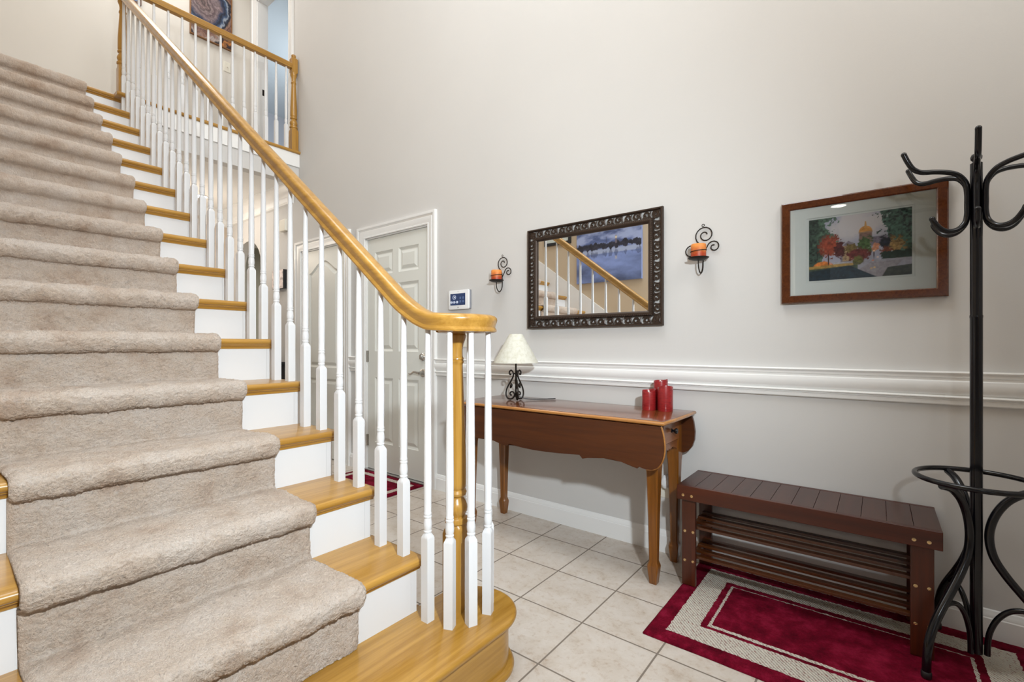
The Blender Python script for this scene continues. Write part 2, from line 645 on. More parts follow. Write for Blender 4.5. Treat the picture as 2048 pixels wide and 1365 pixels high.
# unseen right-hand wall; its tall window is added to go with the side light
bm = cells(B(), [YS - 0.12, 0.1, 1.9, YN + 0.115], [0, 2.75, 5.05, ZC], lambda u, v: 0.1 < u < 1.9 and 2.75 < v < 5.05,
           lambda bm, a, b, c, d: box(bm, (2.0, a, c), (2.12, b, d)))
struct(obj('wall_east', bm, greige))
win = struct(obj('window_1', casing_x(B(), [(0, 0), (0, 0.02), (0.09, 0.02), (0.09, 0)], 0.1, 1.9, 2.75, 5.05, 2.0, -1), white))
bm = B()
for y in (0.1, 0.7, 1.3, 1.9):
    box(bm, (2.05, y - 0.02, 2.75), (2.08, y + 0.02, 5.05))
for z in (2.75, 3.5, 4.3, 5.05):
    box(bm, (2.05, 0.1, z - 0.02), (2.08, 1.9, z + 0.02))
obj('muntins', bm, white, win)

struct(obj('ceiling_upper', box(B(), (XW2 - 0.1, YS - 0.12, ZC), (2.12, YN + 0.115, ZC + 0.1)), ceil_paint))
struct(obj('wall_west_upper', box(B(), (XW2 - 0.1, YS - 0.12, Z2 - 0.02), (XW2, YN, ZC)), cream_wall))
struct(obj('wall_west', box(B(), (XW1 - 0.1, -0.2, 0), (XW1, YN + 0.115, ZL + 0.1)), hall_wall))
# second-floor slab over the lower hall: ceiling below, landing and balcony floor above
struct(obj('ceiling_hall', box(B(), (XW1 - 0.1, 1.0, ZL), (XB - 0.111, YN - 0.0005, ZL + 0.12)), ceil_paint))
struct(obj('floor_upper', box(B(), (XW2, YS, ZL + 0.12), (-4.895, YN, Z2 - 0.03)), cream_wall))
struct(obj('trim_balcony_beam', box(B(), (XB - 0.11, 1.09, ZL - 0.004), (XB, YN - 0.0005, Z2 - 0.166)), greige))
bm = box(B(), (XB - 0.10, 1.09, Z2 - 0.165), (XB + 0.014, YN, Z2 - 0.03))
struct(obj('trim_balcony_fascia', bm, white, bevel=0.002))
bm = B()
prof = [(0, Z2 - 0.03), (0, Z2)] + [(0.125 + 0.015 * math.cos(t), Z2 - 0.015 + 0.015 * math.sin(t)) for t in [PI / 2 - PI * k / 8 for k in range(9)]]
loft(bm, [[(XB - 0.105 + p, y, z) for p, z in prof] for y in (1.0, YN)])
struct(obj('trim_balcony_nosing', bm, oakY, smooth=40))
struct(obj('trim_landing_board', box(B(), (XW2, YS, Z2 - 0.03), (XB - 0.105, YN, Z2 - 0.002)), plain('upstairs_carpet', (0.45, 0.36, 0.28), 1.0)))
# wall closing the underside of the stairs towards the hall
XR = lambda k: 0.00075 * k * k - 0.2693 * k - 0.7195   # riser face of step k
ZT = lambda k: 0.195 if k == 1 else (Z2 if k == 16 else 0.00073 * k * k + 0.18392 * k + 0.0152)
cxp = np.polyfit([2, 6, 10, 16], [-1.256, -2.314, -3.355, -4.882], 2)
czp = np.polyfit([2, 6, 10, 16], [0.385, 1.143, 1.925, 3.142], 2)
XR = lambda k: float(np.polyval(cxp, k))
ZT = lambda k: 0.195 if k == 1 else float(np.polyval(czp, k))
poly = [(XR(2), 0), (XR(2), 0.12)] + [(XR(k), ZT(k) - 0.30) for k in range(3, 17)] + [(-4.89, ZL), (-4.89, 0)]
bm = prism(B(), poly, 'y', 0.98, 1.03)
struct(obj('wall_stair_side', bm, greige))
struct(obj('wall_stair_end', box(B(), (-4.99, YS, 0), (-4.89, 1.03, ZL + 0.12)), greige))

# bedroom seen through the upstairs doorway
struct(obj('wall_bedroom', box(B(), (-9.3, YN + 0.115, Z2), (-9.2, 5.0, ZC)), blue_wall))
struct(obj('wall_bedroom_back', box(B(), (-9.3, 5.0, Z2), (-3.2, 5.1, ZC)), blue_wall))
struct(obj('wall_bedroom_right', box(B(), (-3.3, YN + 0.115, Z2), (-3.2, 5.0, ZC)), blue_wall))
struct(obj('ceiling_bedroom', box(B(), (-9.3, YN, ZC), (-3.2, 5.1, ZC + 0.1)), blue_ceil))
struct(obj('floor_bedroom', box(B(), (-9.3, YN + 0.115, Z2 - 0.1), (-3.2, 5.1, Z2 - 0.004)), plain('bedroom_carpet', (0.4, 0.36, 0.33), 1.0)))
# room behind the arch
struct(obj('wall_back_room', box(B(), (-7.6, 5.0, 0), (-4.5, 5.1, 2.75)), sage_wall))
struct(obj('wall_back_room_left', box(B(), (-7.7, YN + 0.115, 0), (-7.6, 5.1, 2.75)), sage_wall))
struct(obj('wall_back_room_right', box(B(), (-4.5, YN + 0.115, 0), (-4.4, 5.1, 2.75)), sage_wall))
struct(obj('ceiling_back_room', box(B(), (-7.7, YN + 0.115, 2.62), (-4.4, 5.1, 2.72)), ceil_paint))
# dining room behind the camera
struct(obj('wall_dining_west', box(B(), (-2.6, -4.1, 0), (-2.5, YS - 0.12, 2.74)), cream_wall))
struct(obj('wall_dining_east', box(B(), (2.4, -4.1, 0), (2.5, YS - 0.12, 2.74)), cream_wall))
bm = cells(B(), [-2.6, -0.6, 1.8, 2.5], [0, 0.8, 2.4, 2.74], lambda u, v: -0.6 < u < 1.8 and 0.8 < v < 2.4,
           lambda bm, a, b, c, d: box(bm, (a, -4.1, c), (b, -4.0, d)))
struct(obj('wall_dining_south', bm, cream_wall))
struct(obj('ceiling_dining', box(B(), (-2.6, -4.1, 2.74), (2.5, YS - 0.12, 2.84)), ceil_paint))

# mouldings -----------------------------------------------------------------
RAILP = [(0, 1.011), (0.027, 1.011), (0.030, 1.006), (0.028, 1.000), (0.024, 0.997), (0.024, 0.988), (0.020, 0.984), (0.020, 0.976),
         (0.026, 0.972), (0.0275, 0.962), (0.027, 0.950), (0.024, 0.936), (0.018, 0.924), (0.013, 0.918), (0.024, 0.915), (0.026, 0.911),
         (0.024, 0.907), (0.017, 0.905), (0.019, 0.901), (0.015, 0.899), (0.015, 0.884), (0.012, 0.880), (0, 0.880)]
BASEP = [(0, 0), (0.016, 0), (0.016, 0.088), (0.013, 0.092), (0.013, 0.098), (0.009, 0.106), (0.006, 0.116), (0, 0.119)]
CASP = [(0, 0), (0, 0.012), (0.008, 0.014), (0.012, 0.010), (0.022, 0.012), (0.045, 0.019), (0.056, 0.020), (0.060, 0.016), (0.070, 0.018),
        (0.078, 0.026), (0.098, 0.027), (0.100, 0.022), (0.100, 0)]
segs = [(-2.692, 2.0), (-3.842, -3.714)]
bm = B()
for a, b in segs:
    strip(bm, RAILP, a, b, YN)
struct(obj('trim_chair_rail', bm, white, smooth=35))
bm = B()
for a, b in segs + [(-5.655, -4.84), (-6.59, -6.36)]:
    strip(bm, BASEP, a, b, YN)
struct(obj('baseboard_north', bm, white, smooth=35))
CROWN = [(0, 2.82), (0.11, 2.82), (0.11, 2.805), (0.10, 2.80), (0.085, 2.775), (0.055, 2.735), (0.03, 2.715), (0.025, 2.70), (0.02, 2.66), (0.026, 2.652), (0.018, 2.635), (0, 2.625)]
struct(obj('trim_crown_moulding', strip(B(), CROWN, -6.6, -4.9, YN), white, smooth=35))
bm = B()
loft(bm, [[(XW1 + p, y, z) for p, z in CROWN] for y in (1.05, YN)])
struct(obj('trim_crown_moulding_end', bm, white, smooth=35))


# doors -----------------------------------------------------------------------
def panel(bm, outer, y):
    """nested moulding of a raised door panel. outer: list of (x, z)"""
    xs = [p[0] for p in outer]
    zs = [p[1] for p in outer]
    cx, cz = (min(xs) + max(xs)) / 2, (min(zs) + max(zs)) / 2
    w, h = (max(xs) - min(xs)) / 2, (max(zs) - min(zs)) / 2
    loops = []
    for ins, dep in ((0, 0), (0.004, 0.004), (0.018, 0.011), (0.026, 0.011), (0.030, 0.009), (0.050, 0.002), (0.052, 0.0015)):
        sx, sz = (w - ins) / w, (h - ins) / h
        loops.append([(cx + (x - cx) * sx, y + dep, cz + (z - cz) * sz) for x, z in outer])
    rows = loft(bm, loops, True, False, caps=False)
    bm.faces.new(rows[-1])


def rect(x0, x1, z0, z1):
    return [(x0, z0), (x1, z0), (x1, z1), (x0, z1)]


def lever(parent, x, y, z, flip):
    bm = B()
    M = Matrix.Translation((x, y, z)) @ Matrix.Rotation(PI / 2, 4, 'X')
    lathe(bm, [(0.0, 0.0), (0.034, 0.0), (0.034, 0.006), (0.026, 0.014), (0.013, 0.018), (0.012, 0.045), (0.0, 0.047)], 0, 0, 24, M)
    s = -1 if flip else 1
    pts = smoothpath([(x, y - 0.042, z), (x + s * 0.03, y - 0.046, z + 0.004), (x + s * 0.06, y - 0.048, z + 0.006), (x + s * 0.085, y - 0.046, z - 0.006), (x + s * 0.105, y - 0.044, z - 0.012), (x + s * 0.122, y - 0.044, z - 0.008)], 5)
    tube(bm, pts, [0.011 - 0.006 * i / (len(pts) - 1) for i in range(len(pts))], 8)
    return obj('lever_handle', bm, nickel, parent, 40)


def hinge(parent, x, y, z, h=0.1):
    bm = box(B(), (x - 0.017, y - 0.004, z - h / 2), (x + 0.017, y + 0.001, z + h / 2))
    tube(bm, [(x, y - 0.008, z - h / 2), (x, y - 0.008, z + h / 2)], 0.0075, 8)
    return obj('hinge', bm, nickel, parent, 40)


def backing(bm, x0, x1, z0, z1, yf):
    box(bm, (x0, yf + 0.0125, z0), (x1, yf + 0.042, z1))


# entry door: six panels
d1 = thing('door_1', 'white six-panel entry door with lever handle and deadbolt', None)
tag(d1, None, None, kind='structure')
yf = YN + 0.012
sx0, sx1, sz0, sz1 = DX0 + 0.012, DX1 - 0.012, 0.022, DZ - 0.010
bm = B()
W = sx1 - sx0
px = [(sx0 + 0.105, sx0 + 0.355), (sx1 - 0.365, sx1 - 0.115)]
pz = [(0.262, 0.832), (1.062, 1.640), (1.730, 1.932)]
backing(bm, sx0, sx1, sz0, sz1, yf)
us = sorted({sx0, sx1, *[c for p in px for c in p]})
vs = sorted({sz0, sz1, *[c for p in pz for c in p]})
cells(bm, us, vs, lambda u, v: any(a < u < b for a, b in px) and any(a < v < b for a, b in pz), lambda bm, a, b, c, d: box(bm, (a, yf, c), (b, yf + 0.0125, d)))
for a, b in px:
    for c, d in pz:
        panel(bm, rect(a, b, c, d), yf)
obj('slab', bm, door_white, d1)
bm = casing(B(), CASP, DX0 - 0.004, DX1 + 0.004, 0, DZ + 0.004, YN)
obj('casing', bm, white, d1, 35)
bm = B()
box(bm, (DX0, YN, 0), (DX0 + 0.010, YN + 0.11, DZ)); box(bm, (DX1 - 0.010, YN, 0), (DX1, YN + 0.11, DZ)); box(bm, (DX0, YN, DZ - 0.008), (DX1, YN + 0.11, DZ))
obj('jamb', bm, white, d1)
bm = box(B(), (DX0, YN - 0.02, 0), (DX1, YN + 0.10, 0.018))
obj('threshold', bm, plain('aluminium_sill', (0.5, 0.5, 0.5), 0.35, 0.9), d1, None, 0.003)
lever(d1, -2.862, yf, 0.893, True)
bm = B()
M = Matrix.Translation((-2.862, yf, 1.022)) @ Matrix.Rotation(PI / 2, 4, 'X')
lathe(bm, [(0, 0), (0.032, 0), (0.032, 0.008), (0.024, 0.016), (0.012, 0.017), (0, 0.017)], 0, 0, 24, M)
box(bm, (-2.868, yf - 0.032, 1.006), (-2.856, yf - 0.015, 1.038))
obj('deadbolt', bm, nickel, d1, 40)
for z in (1.016, 0.27, 1.83):
    hinge(d1, DX0 + 0.012, yf, z)

# closet door: two panels, arched top panel
d2 = thing('door_2', 'white closet door with arched upper panel', None)
tag(d2, None, None, kind='structure')
sx0, sx1, sz0, sz1 = CX0 + 0.012, CX1 - 0.012, 0.012, CZ - 0.010
bm = B()
backing(bm, sx0, sx1, sz0, sz1, yf)
a0, a1 = sx0 + 0.12, sx1 - 0.12
na = 24
zarch = lambda t: 1.845 + 0.115 * (0.5 - 0.5 * math.cos(2 * PI * t)) ** 0.8
arch = [(a0 + (a1 - a0) * k / na, zarch(k / na)) for k in range(na + 1)]
cells(bm, [sx0, a0, a1, sx1], [sz0, 0.25, 0.785, 0.895, 1.84, sz1], lambda u, v: a0 < u < a1 and (0.25 < v < 0.785 or v > 0.895), lambda bm, a, b, c, d: box(bm, (a, yf, c), (b, yf + 0.0125, d)))
for k in range(na):
    (xa, za), (xb, zb) = arch[k], arch[k + 1]
    loft(bm, [[(xa, yf, za), (xb, yf, zb), (xb, yf, sz1), (xa, yf, sz1)], [(xa, yf + 0.0125, za), (xb, yf + 0.0125, zb), (xb, yf + 0.0125, sz1), (xa, yf + 0.0125, sz1)]])
panel(bm, rect(a0, a1, 0.25, 0.785), yf)
panel(bm, [(a0, 0.895), (a1, 0.895)] + list(reversed(arch)), yf)
obj('slab', bm, door_white, d2)
obj('casing', casing(B(), CASP, CX0 - 0.004, CX1 + 0.004, 0, CZ + 0.004, YN), white, d2, 35)
bm = B()
box(bm, (CX0, YN, 0), (CX0 + 0.010, YN + 0.11, CZ)); box(bm, (CX1 - 0.010, YN, 0), (CX1, YN + 0.11, CZ)); box(bm, (CX0, YN, CZ - 0.008), (CX1, YN + 0.11, CZ))
obj('jamb', bm, white, d2)
for z in (1.93, 1.06, 0.25):
    hinge(d2, CX1 - 0.012, yf, z)
lever(d2, CX0 + 0.075, yf, 0.93, False)

# upstairs doorway (open)
d3 = thing('door_3', 'open upstairs doorway with white casing', None)
tag(d3, None, None, kind='structure')
obj('casing', casing(B(), CASP, UX0 - 0.004, UX1 + 0.004, Z2, UZ + 0.004, YN), white, d3, 35)
bm = B()
box(bm, (UX0, YN, Z2), (UX0 + 0.012, YN + 0.115, UZ)); box(bm, (UX1 - 0.012, YN, Z2), (UX1, YN + 0.115, UZ)); box(bm, (UX0, YN, UZ - 0.012), (UX1, YN + 0.115, UZ))
obj('jamb', bm, white, d3)
obj('strike_plate', box(B(), (UX0 + 0.011, YN + 0.05, Z2 + 0.93), (UX0 + 0.014, YN + 0.075, Z2 + 1.0)), iron, d3)
# ------------------------------------------------------------------ staircase
YR = 1.072           # outer face of the stringer
YE = 1.098           # end of the tread returns
YB = 1.052           # baluster line
NOSE = 0.032
TH = 0.027
stair = thing('staircase', 'oak staircase with white risers climbing to the second floor', 'staircase', (-1.1, 0.5, 0))


def nose_profile(xf, xb, zt, th=TH):
    """x-z outline of a tread: half-round front"""
    r = th / 2
    return [(xb, zt - th), (xb, zt)] + [(xf - r + r * math.cos(t), zt - r + r * math.sin(t)) for t in [PI / 2 - PI * k / 8 for k in range(9)]]


def cove_profile(x, zt, s=0.019):
    return [(x, zt), (x + s, zt), (x + s, zt - 0.004)] + [(x + s - (s - 0.004) * math.sin(PI / 2 * k / 5), zt - 0.004 - (s - 0.004) * (1 - math.cos(PI / 2 * k / 5))) for k in range(1, 6)] + [(x, zt - s)]


def arcpts(cx, cy, r, a0, a1, n):
    return [(cx + r * math.cos(a0 + (a1 - a0) * k / n), cy + r * math.sin(a0 + (a1 - a0) * k / n)) for k in range(n + 1)]


# the starting step with its half-round end
BC = (-1.12, 1.20)
def bull(r, back):
    return [(back, YS), (BC[0] + r - 0.0, YS)] + arcpts(BC[0], BC[1], r, 0, PI, 28) + [(BC[0] - r, 1.10), (back, 1.10)]
bm = B()
zt = ZT(1)
loops = []
for k in range(9):
    t = -PI / 2 + PI * k / 8
    loops.append([(x, y, zt - TH / 2 + TH / 2 * math.sin(t)) for x, y in bull(0.147 + 0.0135 * math.cos(t), -1.285)])
loft(bm, loops)
tr = obj('tread', bm, oakY, stair, 35)
bm = B()
loft(bm, [[(x, y, z) for x, y in bull(r, -1.275)] for r, z in ((0.134, zt - TH), (0.150, zt - TH), (0.150, zt - TH - 0.004), (0.142, zt - TH - 0.008), (0.136, zt - TH - 0.016), (0.134, zt - TH - 0.018))])
obj('cove', bm, oakY, tr, 35)
bm = B()
loft(bm, [[(x, y, z) for x, y in bull(0.132, -1.27)] for z in (0.0, zt - TH - 0.002)])
rs = obj('riser', bm, wood('oak_bent_riser', OAK_D, OAK_L, 'Y', fine=0.7), stair, 35)
bm = B()
loft(bm, [[(x, y, z) for x, y in bull(r, -1.272)] for r, z in ((0.150, 0), (0.152, 0.008), (0.149, 0.016), (0.143, 0.022), (0.132, 0.024))])
obj('shoe_moulding', bm, oakY, rs, 35)

for k in range(2, 16):
    x, zt = XR(k), ZT(k)
    xb = XR(k + 1) - 0.006
    bm = B()
    loft(bm, [[(px_, y, pz_) for px_, pz_ in nose_profile(x + NOSE, xb, zt)] for y in (YS + 0.012, YE - 0.013)])
    # half-round return on the open end
    r = TH / 2
    loops = []
    for xx in (xb + 0.02, x + NOSE - r):
        loops.append([(xx, YE - 0.013, zt - TH), (xx, YE - 0.013, zt)] + [(xx, YE - r + r * math.cos(t), zt - r + r * math.sin(t)) for t in [PI / 2 - PI * j / 8 for j in range(9)]])
    loops.append([(x + NOSE - r + r * 0.7, YE - 0.013 + (p[1] - YE + 0.013) * 0.72, zt - r + (p[2] - zt + r) * 0.99) for p in loops[-1]])
    loft(bm, loops)
    tr = obj('tread', bm, oakY, stair, 35)
    bm = B()
    loft(bm, [[(px_, y, pz_) for px_, pz_ in cove_profile(x, zt - TH)] for y in (YS + 0.012, YR + 0.012)])
    obj('cove', bm, oakY, tr, 35)
for k in range(2, 17):
    boxobj('riser', (XR(k) - 0.018, YS + 0.012, ZT(k - 1) - 0.002), (XR(k), YR - 0.0245, ZT(k) - (TH if k < 16 else 0.012)), white_stair, stair)
# landing nosing
bm = B()
loft(bm, [[(px_, y, pz_) for px_, pz_ in nose_profile(XR(16) + NOSE, XR(16) - 0.08, Z2)] for y in (YS + 0.012, YE - 0.02)])
tr = obj('tread', bm, oakY, stair, 35)
bm = B()
loft(bm, [[(px_, y, pz_) for px_, pz_ in cove_profile(XR(16), Z2 - TH)] for y in (YS + 0.012, YR)])
obj('cove', bm, oakY, tr, 35)
# stringer on the open side
zlow = lambda k: max(0.0, ZT(k) - 0.44)
bm = B()
for k in range(2, 16):
    prism(bm, [(XR(k + 1), zlow(k + 1)), (XR(k), zlow(k)), (XR(k), ZT(k) - TH), (XR(k + 1), ZT(k) - TH)], 'y', YR - 0.024, YR)
prism(bm, [(XR(16) - 0.02, zlow(16)), (XR(16), zlow(16)), (XR(16), Z2 - TH), (XR(16) - 0.02, Z2 - TH)], 'y', YR - 0.024, YR)
bmesh.ops.remove_doubles(bm, verts=bm.verts, dist=1e-5)
obj('stringer', bm, white_stair, stair)
# skirt board on the wall side
poly = [(XR(2) + 0.25, 0.0), (XR(2) + 0.25, 0.30)]
top = [(XR(k), ZT(k) + 0.10) for k in range(2, 17)]
bm = prism(B(), [(-0.9, 0.0), (-0.9, 0.33)] + [(XR(16) - 0.1, Z2 + 0.16), (XR(16) - 0.1, Z2 - 0.2)], 'y', YS, YS + 0.014)
obj('skirt_board', bm, white, stair)

# carpet runner ---------------------------------------------------------------
RY0, RY1 = 0.147, 0.832
path = [(XR(2) + 0.020, ZT(1) + 0.002), (XR(2) + 0.022, ZT(1) + 0.03)]
for k in range(2, 17):
    x, zt = XR(k), ZT(k)
    nx = x + NOSE
    path += [(x + 0.022, zt - 0.085), (x + 0.019, zt - 0.066), (x + 0.020, zt - 0.056), (nx + 0.004, zt - 0.057), (nx + 0.021, zt - 0.047), (nx + 0.031, zt - 0.026),
             (nx + 0.031, zt - 0.004), (nx + 0.022, zt + 0.013), (nx + 0.002, zt + 0.021), (nx - 0.05, zt + 0.019)]
    if k < 16:
        x2 = XR(k + 1)
        path += [(x2 + 0.075, zt + 0.016), (x2 + 0.035, zt + 0.014), (x2 + 0.021, zt + 0.017), (x2 + 0.020, zt + 0.032)]
    else:
        path += [(XW2 + 0.3, zt + 0.017), (XW2 + 0.02, zt + 0.015)]
dense = []
for i in range(len(path) - 1):
    a, b = Vector((path[i][0], 0, path[i][1])), Vector((path[i + 1][0], 0, path[i + 1][1]))
    dense.append((a, b, (b - a).length))
# arc-length resample with slight smoothing
pts = []
for a, b, L in dense:
    step = 0.0032 if a.x > XR(6) else (0.0045 if a.x > XR(9) else 0.0075)
    m = max(1, int(round(L / step)))
    for q in range(m):
        pts.append(a.lerp(b, q / m))
pts.append(dense[-1][1])
P = np.array([[p.x, p.z] for p in pts])
for _ in range(4):
    P[1:-1] = 0.25 * P[:-2] + 0.5 * P[1:-1] + 0.25 * P[2:]
T = np.gradient(P, axis=0)
T /= np.linalg.norm(T, axis=1)[:, None] + 1e-9
Nn = np.stack([T[:, 1], -T[:, 0]], 1)
Nn *= -1.0
if Nn[3, 0] < 0:
    Nn *= -1
ny = 200
ysr = np.linspace(RY0, RY1, ny)
rng = np.random.default_rng(3)
nP = len(P)
arc = np.concatenate([[0], np.cumsum(np.linalg.norm(np.diff(P, axis=0), axis=1))])
verts = np.zeros((nP, ny, 3))
lump = np.zeros((nP, ny))
fine = np.where(P[:, 0] > XR(9), 1.0, 0.6)
for i in range(nP):
    for j in range(ny):
        q = Vector((arc[i] * 1.0, ysr[j], 0))
        lump[i, j] = 0.0055 * noise.noise(q * 9.0) + 0.0032 * noise.noise(q * 31.0) + fine[i] * (0.0018 * noise.noise(q * 80.0) + 0.0022 * noise.noise(q * 210.0))
lump += rng.normal(0, 0.0012, lump.shape)
edge = np.minimum(ysr - RY0, RY1 - ysr)
round_ = -0.012 * np.clip(1 - edge / 0.018, 0, 1) ** 2
off = lump + round_[None, :]
verts[:, :, 0] = P[:, 0][:, None] + Nn[:, 0][:, None] * off
verts[:, :, 2] = P[:, 1][:, None] + Nn[:, 1][:, None] * off
verts[:, :, 1] = ysr[None, :] + 0.004 * np.sin(arc[:, None] * 7.0) * (np.clip(1 - edge / 0.12, 0, 1) ** 2)[None, :]
inner0 = P - Nn * 0.016
V = verts.reshape(-1, 3).tolist()
F = []
for i in range(nP - 1):
    b0, b1 = i * ny, (i + 1) * ny
    F += [(b0 + j, b0 + j + 1, b1 + j + 1, b1 + j) for j in range(ny - 1)]
for side, y in ((0, RY0 + 0.003), (ny - 1, RY1 - 0.003)):
    base = len(V)
    V += [(inner0[i, 0], y, inner0[i, 1]) for i in range(nP)]
    F += [(i * ny + side, (i + 1) * ny + side, base + i + 1, base + i) for i in range(nP - 1)]
me = bpy.data.meshes.new('stair_runner')
me.from_pydata(V, [], F)
me.update()
run = link('stair_runner', me, carpet, None, 180)
tag(run, 'beige plush carpet runner covering the middle of the oak stairs', 'stair carpet')

# railings --------------------------------------------------------------------


def sqcirc(cx, cy, z, half, r, t, rot, seg=16):
    """blend of a square (t=0) and a circle (t=1)"""
    out = []
    for k in range(seg):
        a = 2 * PI * k / seg + PI / 4
        ca, sa = math.cos(a), math.sin(a)
        m = half / max(abs(ca), abs(sa))
        rad = m * (1 - t) + r * t
        out.append((cx + rad * math.cos(a + rot), cy + rad * math.sin(a + rot), z))
    return out


def baluster(parent, cx, cy, z0, zs, z1, rot=0.0, name='baluster'):
    bm = B()
    hw = 0.0155
    ring = [(0, z0, hw, 0), (0, zs, hw, 0), (0.25, zs + 0.006, hw, 0.0150), (0.75, zs + 0.013, hw, 0.0125), (1, zs + 0.019, 0, 0.0112)]
    loops = [sqcirc(cx, cy, z, h, r if not isinstance(r, int) else 0, t, rot) for t, z, h, r in ring]
    H = z1 - zs
    for r, z in ((0.0138, 0.021), (0.0142, 0.025), (0.0122, 0.028), (0.0140, 0.036), (0.0146, 0.046), (0.0132, 0.060), (0.0118, 0.068), (0.0136, 0.070), (0.0138, 0.075),
                 (0.0120, 0.077), (0.0134, 0.080), (0.0132, 0.085), (0.0120, 0.088), (0.0128, 0.12), (0.0134, 0.20)):
        loops.append(sqcirc(cx, cy, zs + z, 0, r, 1, rot))
    loops.append(sqcirc(cx, cy, zs + 0.2 + (H - 0.2) * 0.5, 0, 0.0114, 1, rot))
    loops.append(sqcirc(cx, cy, z1, 0, 0.0088, 1, rot))
    loft(bm, loops)
    return obj(name, bm, white_stair, parent, 32)


rail = thing('stair_railing', 'oak stair handrail on white turned balusters ending in a volute', 'stair railing', (-1.163, 1.173, 0.195))
ZRB = lambda x: 1.293 + 0.7666 * (-1.401 - x)   # underside of the sloping rail
# centre line of the underside of the rail: slope, easing, volute
NV = (-1.163, 1.173)
YH = 1.058
cl = [(-4.845, YH - 0.004, ZRB(-4.845)), (-4.0, YH - 0.003, ZRB(-4.0)), (-3.0, YH - 0.002, ZRB(-3.0)), (-2.2, YH - 0.001, ZRB(-2.2)), (-1.7, YH, ZRB(-1.7)), (-1.50, YH, ZRB(-1.5)), (-1.41, YH, ZRB(-1.41)), (-1.335, YH, 1.243),
      (-1.28, YH, 1.209), (-1.235, YH, 1.1855), (-1.20, YH, 1.172)]
mid = smoothpath(cl[4:], 5)
line = [Vector(p) for p in cl[:4]] + mid
a = -PI / 2
Rv = NV[1] - YH
line.append(Vector((NV[0] - 0.018, YH, 1.1655)))
n = 44
for k in range(n + 1):
    t = k / n
    ang = -PI / 2 + t * 1.62 * PI
    r = Rv if t < 0.48 else Rv - (Rv - 0.050) * ((t - 0.48) / 0.52) ** 1.3
    line.append(Vector((NV[0] + r * math.cos(ang), NV[1] + r * math.sin(ang), 1.157 + 0.0055 * max(0.0, 1 - t / 0.20) ** 2)))
# moulded section: (across, up)
half = [(0.017, 0.0), (0.025, 0.002), (0.0265, 0.008), (0.0235, 0.013), (0.021, 0.017), (0.0225, 0.026), (0.027, 0.036), (0.0285, 0.043), (0.027, 0.050), (0.020, 0.0565), (0.010, 0.0595)]
sec = [(-p, q) for p, q in half] + [(p, q) for p, q in reversed(half)]
loops = []
for i, p in enumerate(line):
    q0, q1 = line[max(i - 1, 0)], line[min(i + 1, len(line) - 1)]
    t = (q1 - q0).normalized()
    side = Vector((-t.y, t.x, 0)).normalized()
    upv = t.cross(side) * -1
    if upv.z < 0:
        upv = -upv
    loops.append([p + side * s + upv * u for s, u in sec])
bm = loft_bm = B()
loft(bm, loops)
hr = obj('handrail', bm, oakX, rail, 38)
bm = B()
lathe(bm, [(0.0, 1.157), (0.062, 1.157), (0.064, 1.162), (0.058, 1.172), (0.060, 1.19), (0.064, 1.205), (0.058, 1.214), (0.03, 1.219), (0.0, 1.2195)], NV[0], NV[1], 32)
obj('volute_cap', bm, oakX, hr, 38)


def newel(parent, cx, cy, z0, zs, z1, rot, hw=0.035, name='newel_post', topblock=None):
    bm = B()
    loops = [sqcirc(cx, cy, z0, hw, 0, 0, rot, 24), sqcirc(cx, cy, zs, hw, 0, 0, rot, 24), sqcirc(cx, cy, zs + 0.012, hw, hw, 0.35, rot, 24), sqcirc(cx, cy, zs + 0.026, hw, hw * 1.0, 1, rot, 24)]
    sc = hw / 0.035
    P_ = [(0.034, 0.028), (0.040, 0.034), (0.041, 0.044), (0.038, 0.052), (0.029, 0.056), (0.030, 0.060), (0.037, 0.073), (0.0385, 0.088), (0.034, 0.104), (0.026, 0.117), (0.025, 0.122), (0.028, 0.127), (0.034, 0.130), (0.036, 0.138), (0.033, 0.147), (0.029, 0.150), (0.0335, 0.158), (0.034, 0.17), (0.0335, 0.25)]
    for r, z in P_:
        loops.append(sqcirc(cx, cy, zs + z, 0, r * sc, 1, rot, 24))
    zt_ = z1 - 0.115
    for r, z in ((0.0225, zt_), (0.023, zt_ + 0.006), (0.026, zt_ + 0.010), (0.0265, zt_ + 0.015), (0.023, zt_ + 0.018), (0.026, zt_ + 0.021), (0.0255, zt_ + 0.026), (0.0225, zt_ + 0.030),
                 (0.022, zt_ + 0.055), (0.025, zt_ + 0.075), (0.031, zt_ + 0.090), (0.0335, zt_ + 0.098), (0.034, zt_ + 0.105), (0.031, zt_ + 0.109), (0.031, z1)):
        loops.append(sqcirc(cx, cy, z, 0, r * sc, 1, rot, 24))
    if topblock:
        h = hw * 0.86
        loops.append(sqcirc(cx, cy, z1 + 0.004, h, h, 0.6, rot, 24))
        loops.append(sqcirc(cx, cy, z1 + 0.012, h, h, 0, rot, 24))
        loops.append(sqcirc(cx, cy, topblock, h, h, 0, rot, 24))
        loops.append(sqcirc(cx, cy, topblock + 0.012, h, h * 0.9, 0.7, rot, 24))
        for r, z in ((0.018, 0.018), (0.021, 0.026), (0.024, 0.034), (0.023, 0.044), (0.012, 0.052), (0.003, 0.053)):
            loops.append(sqcirc(cx, cy, topblock + z, 0, r * sc, 1, rot, 24))
    loft(bm, loops)
    return obj(name, bm, oakZ, parent, 32)


newel(rail, NV[0], NV[1], 0.195, 0.462, 1.158, math.radians(16))
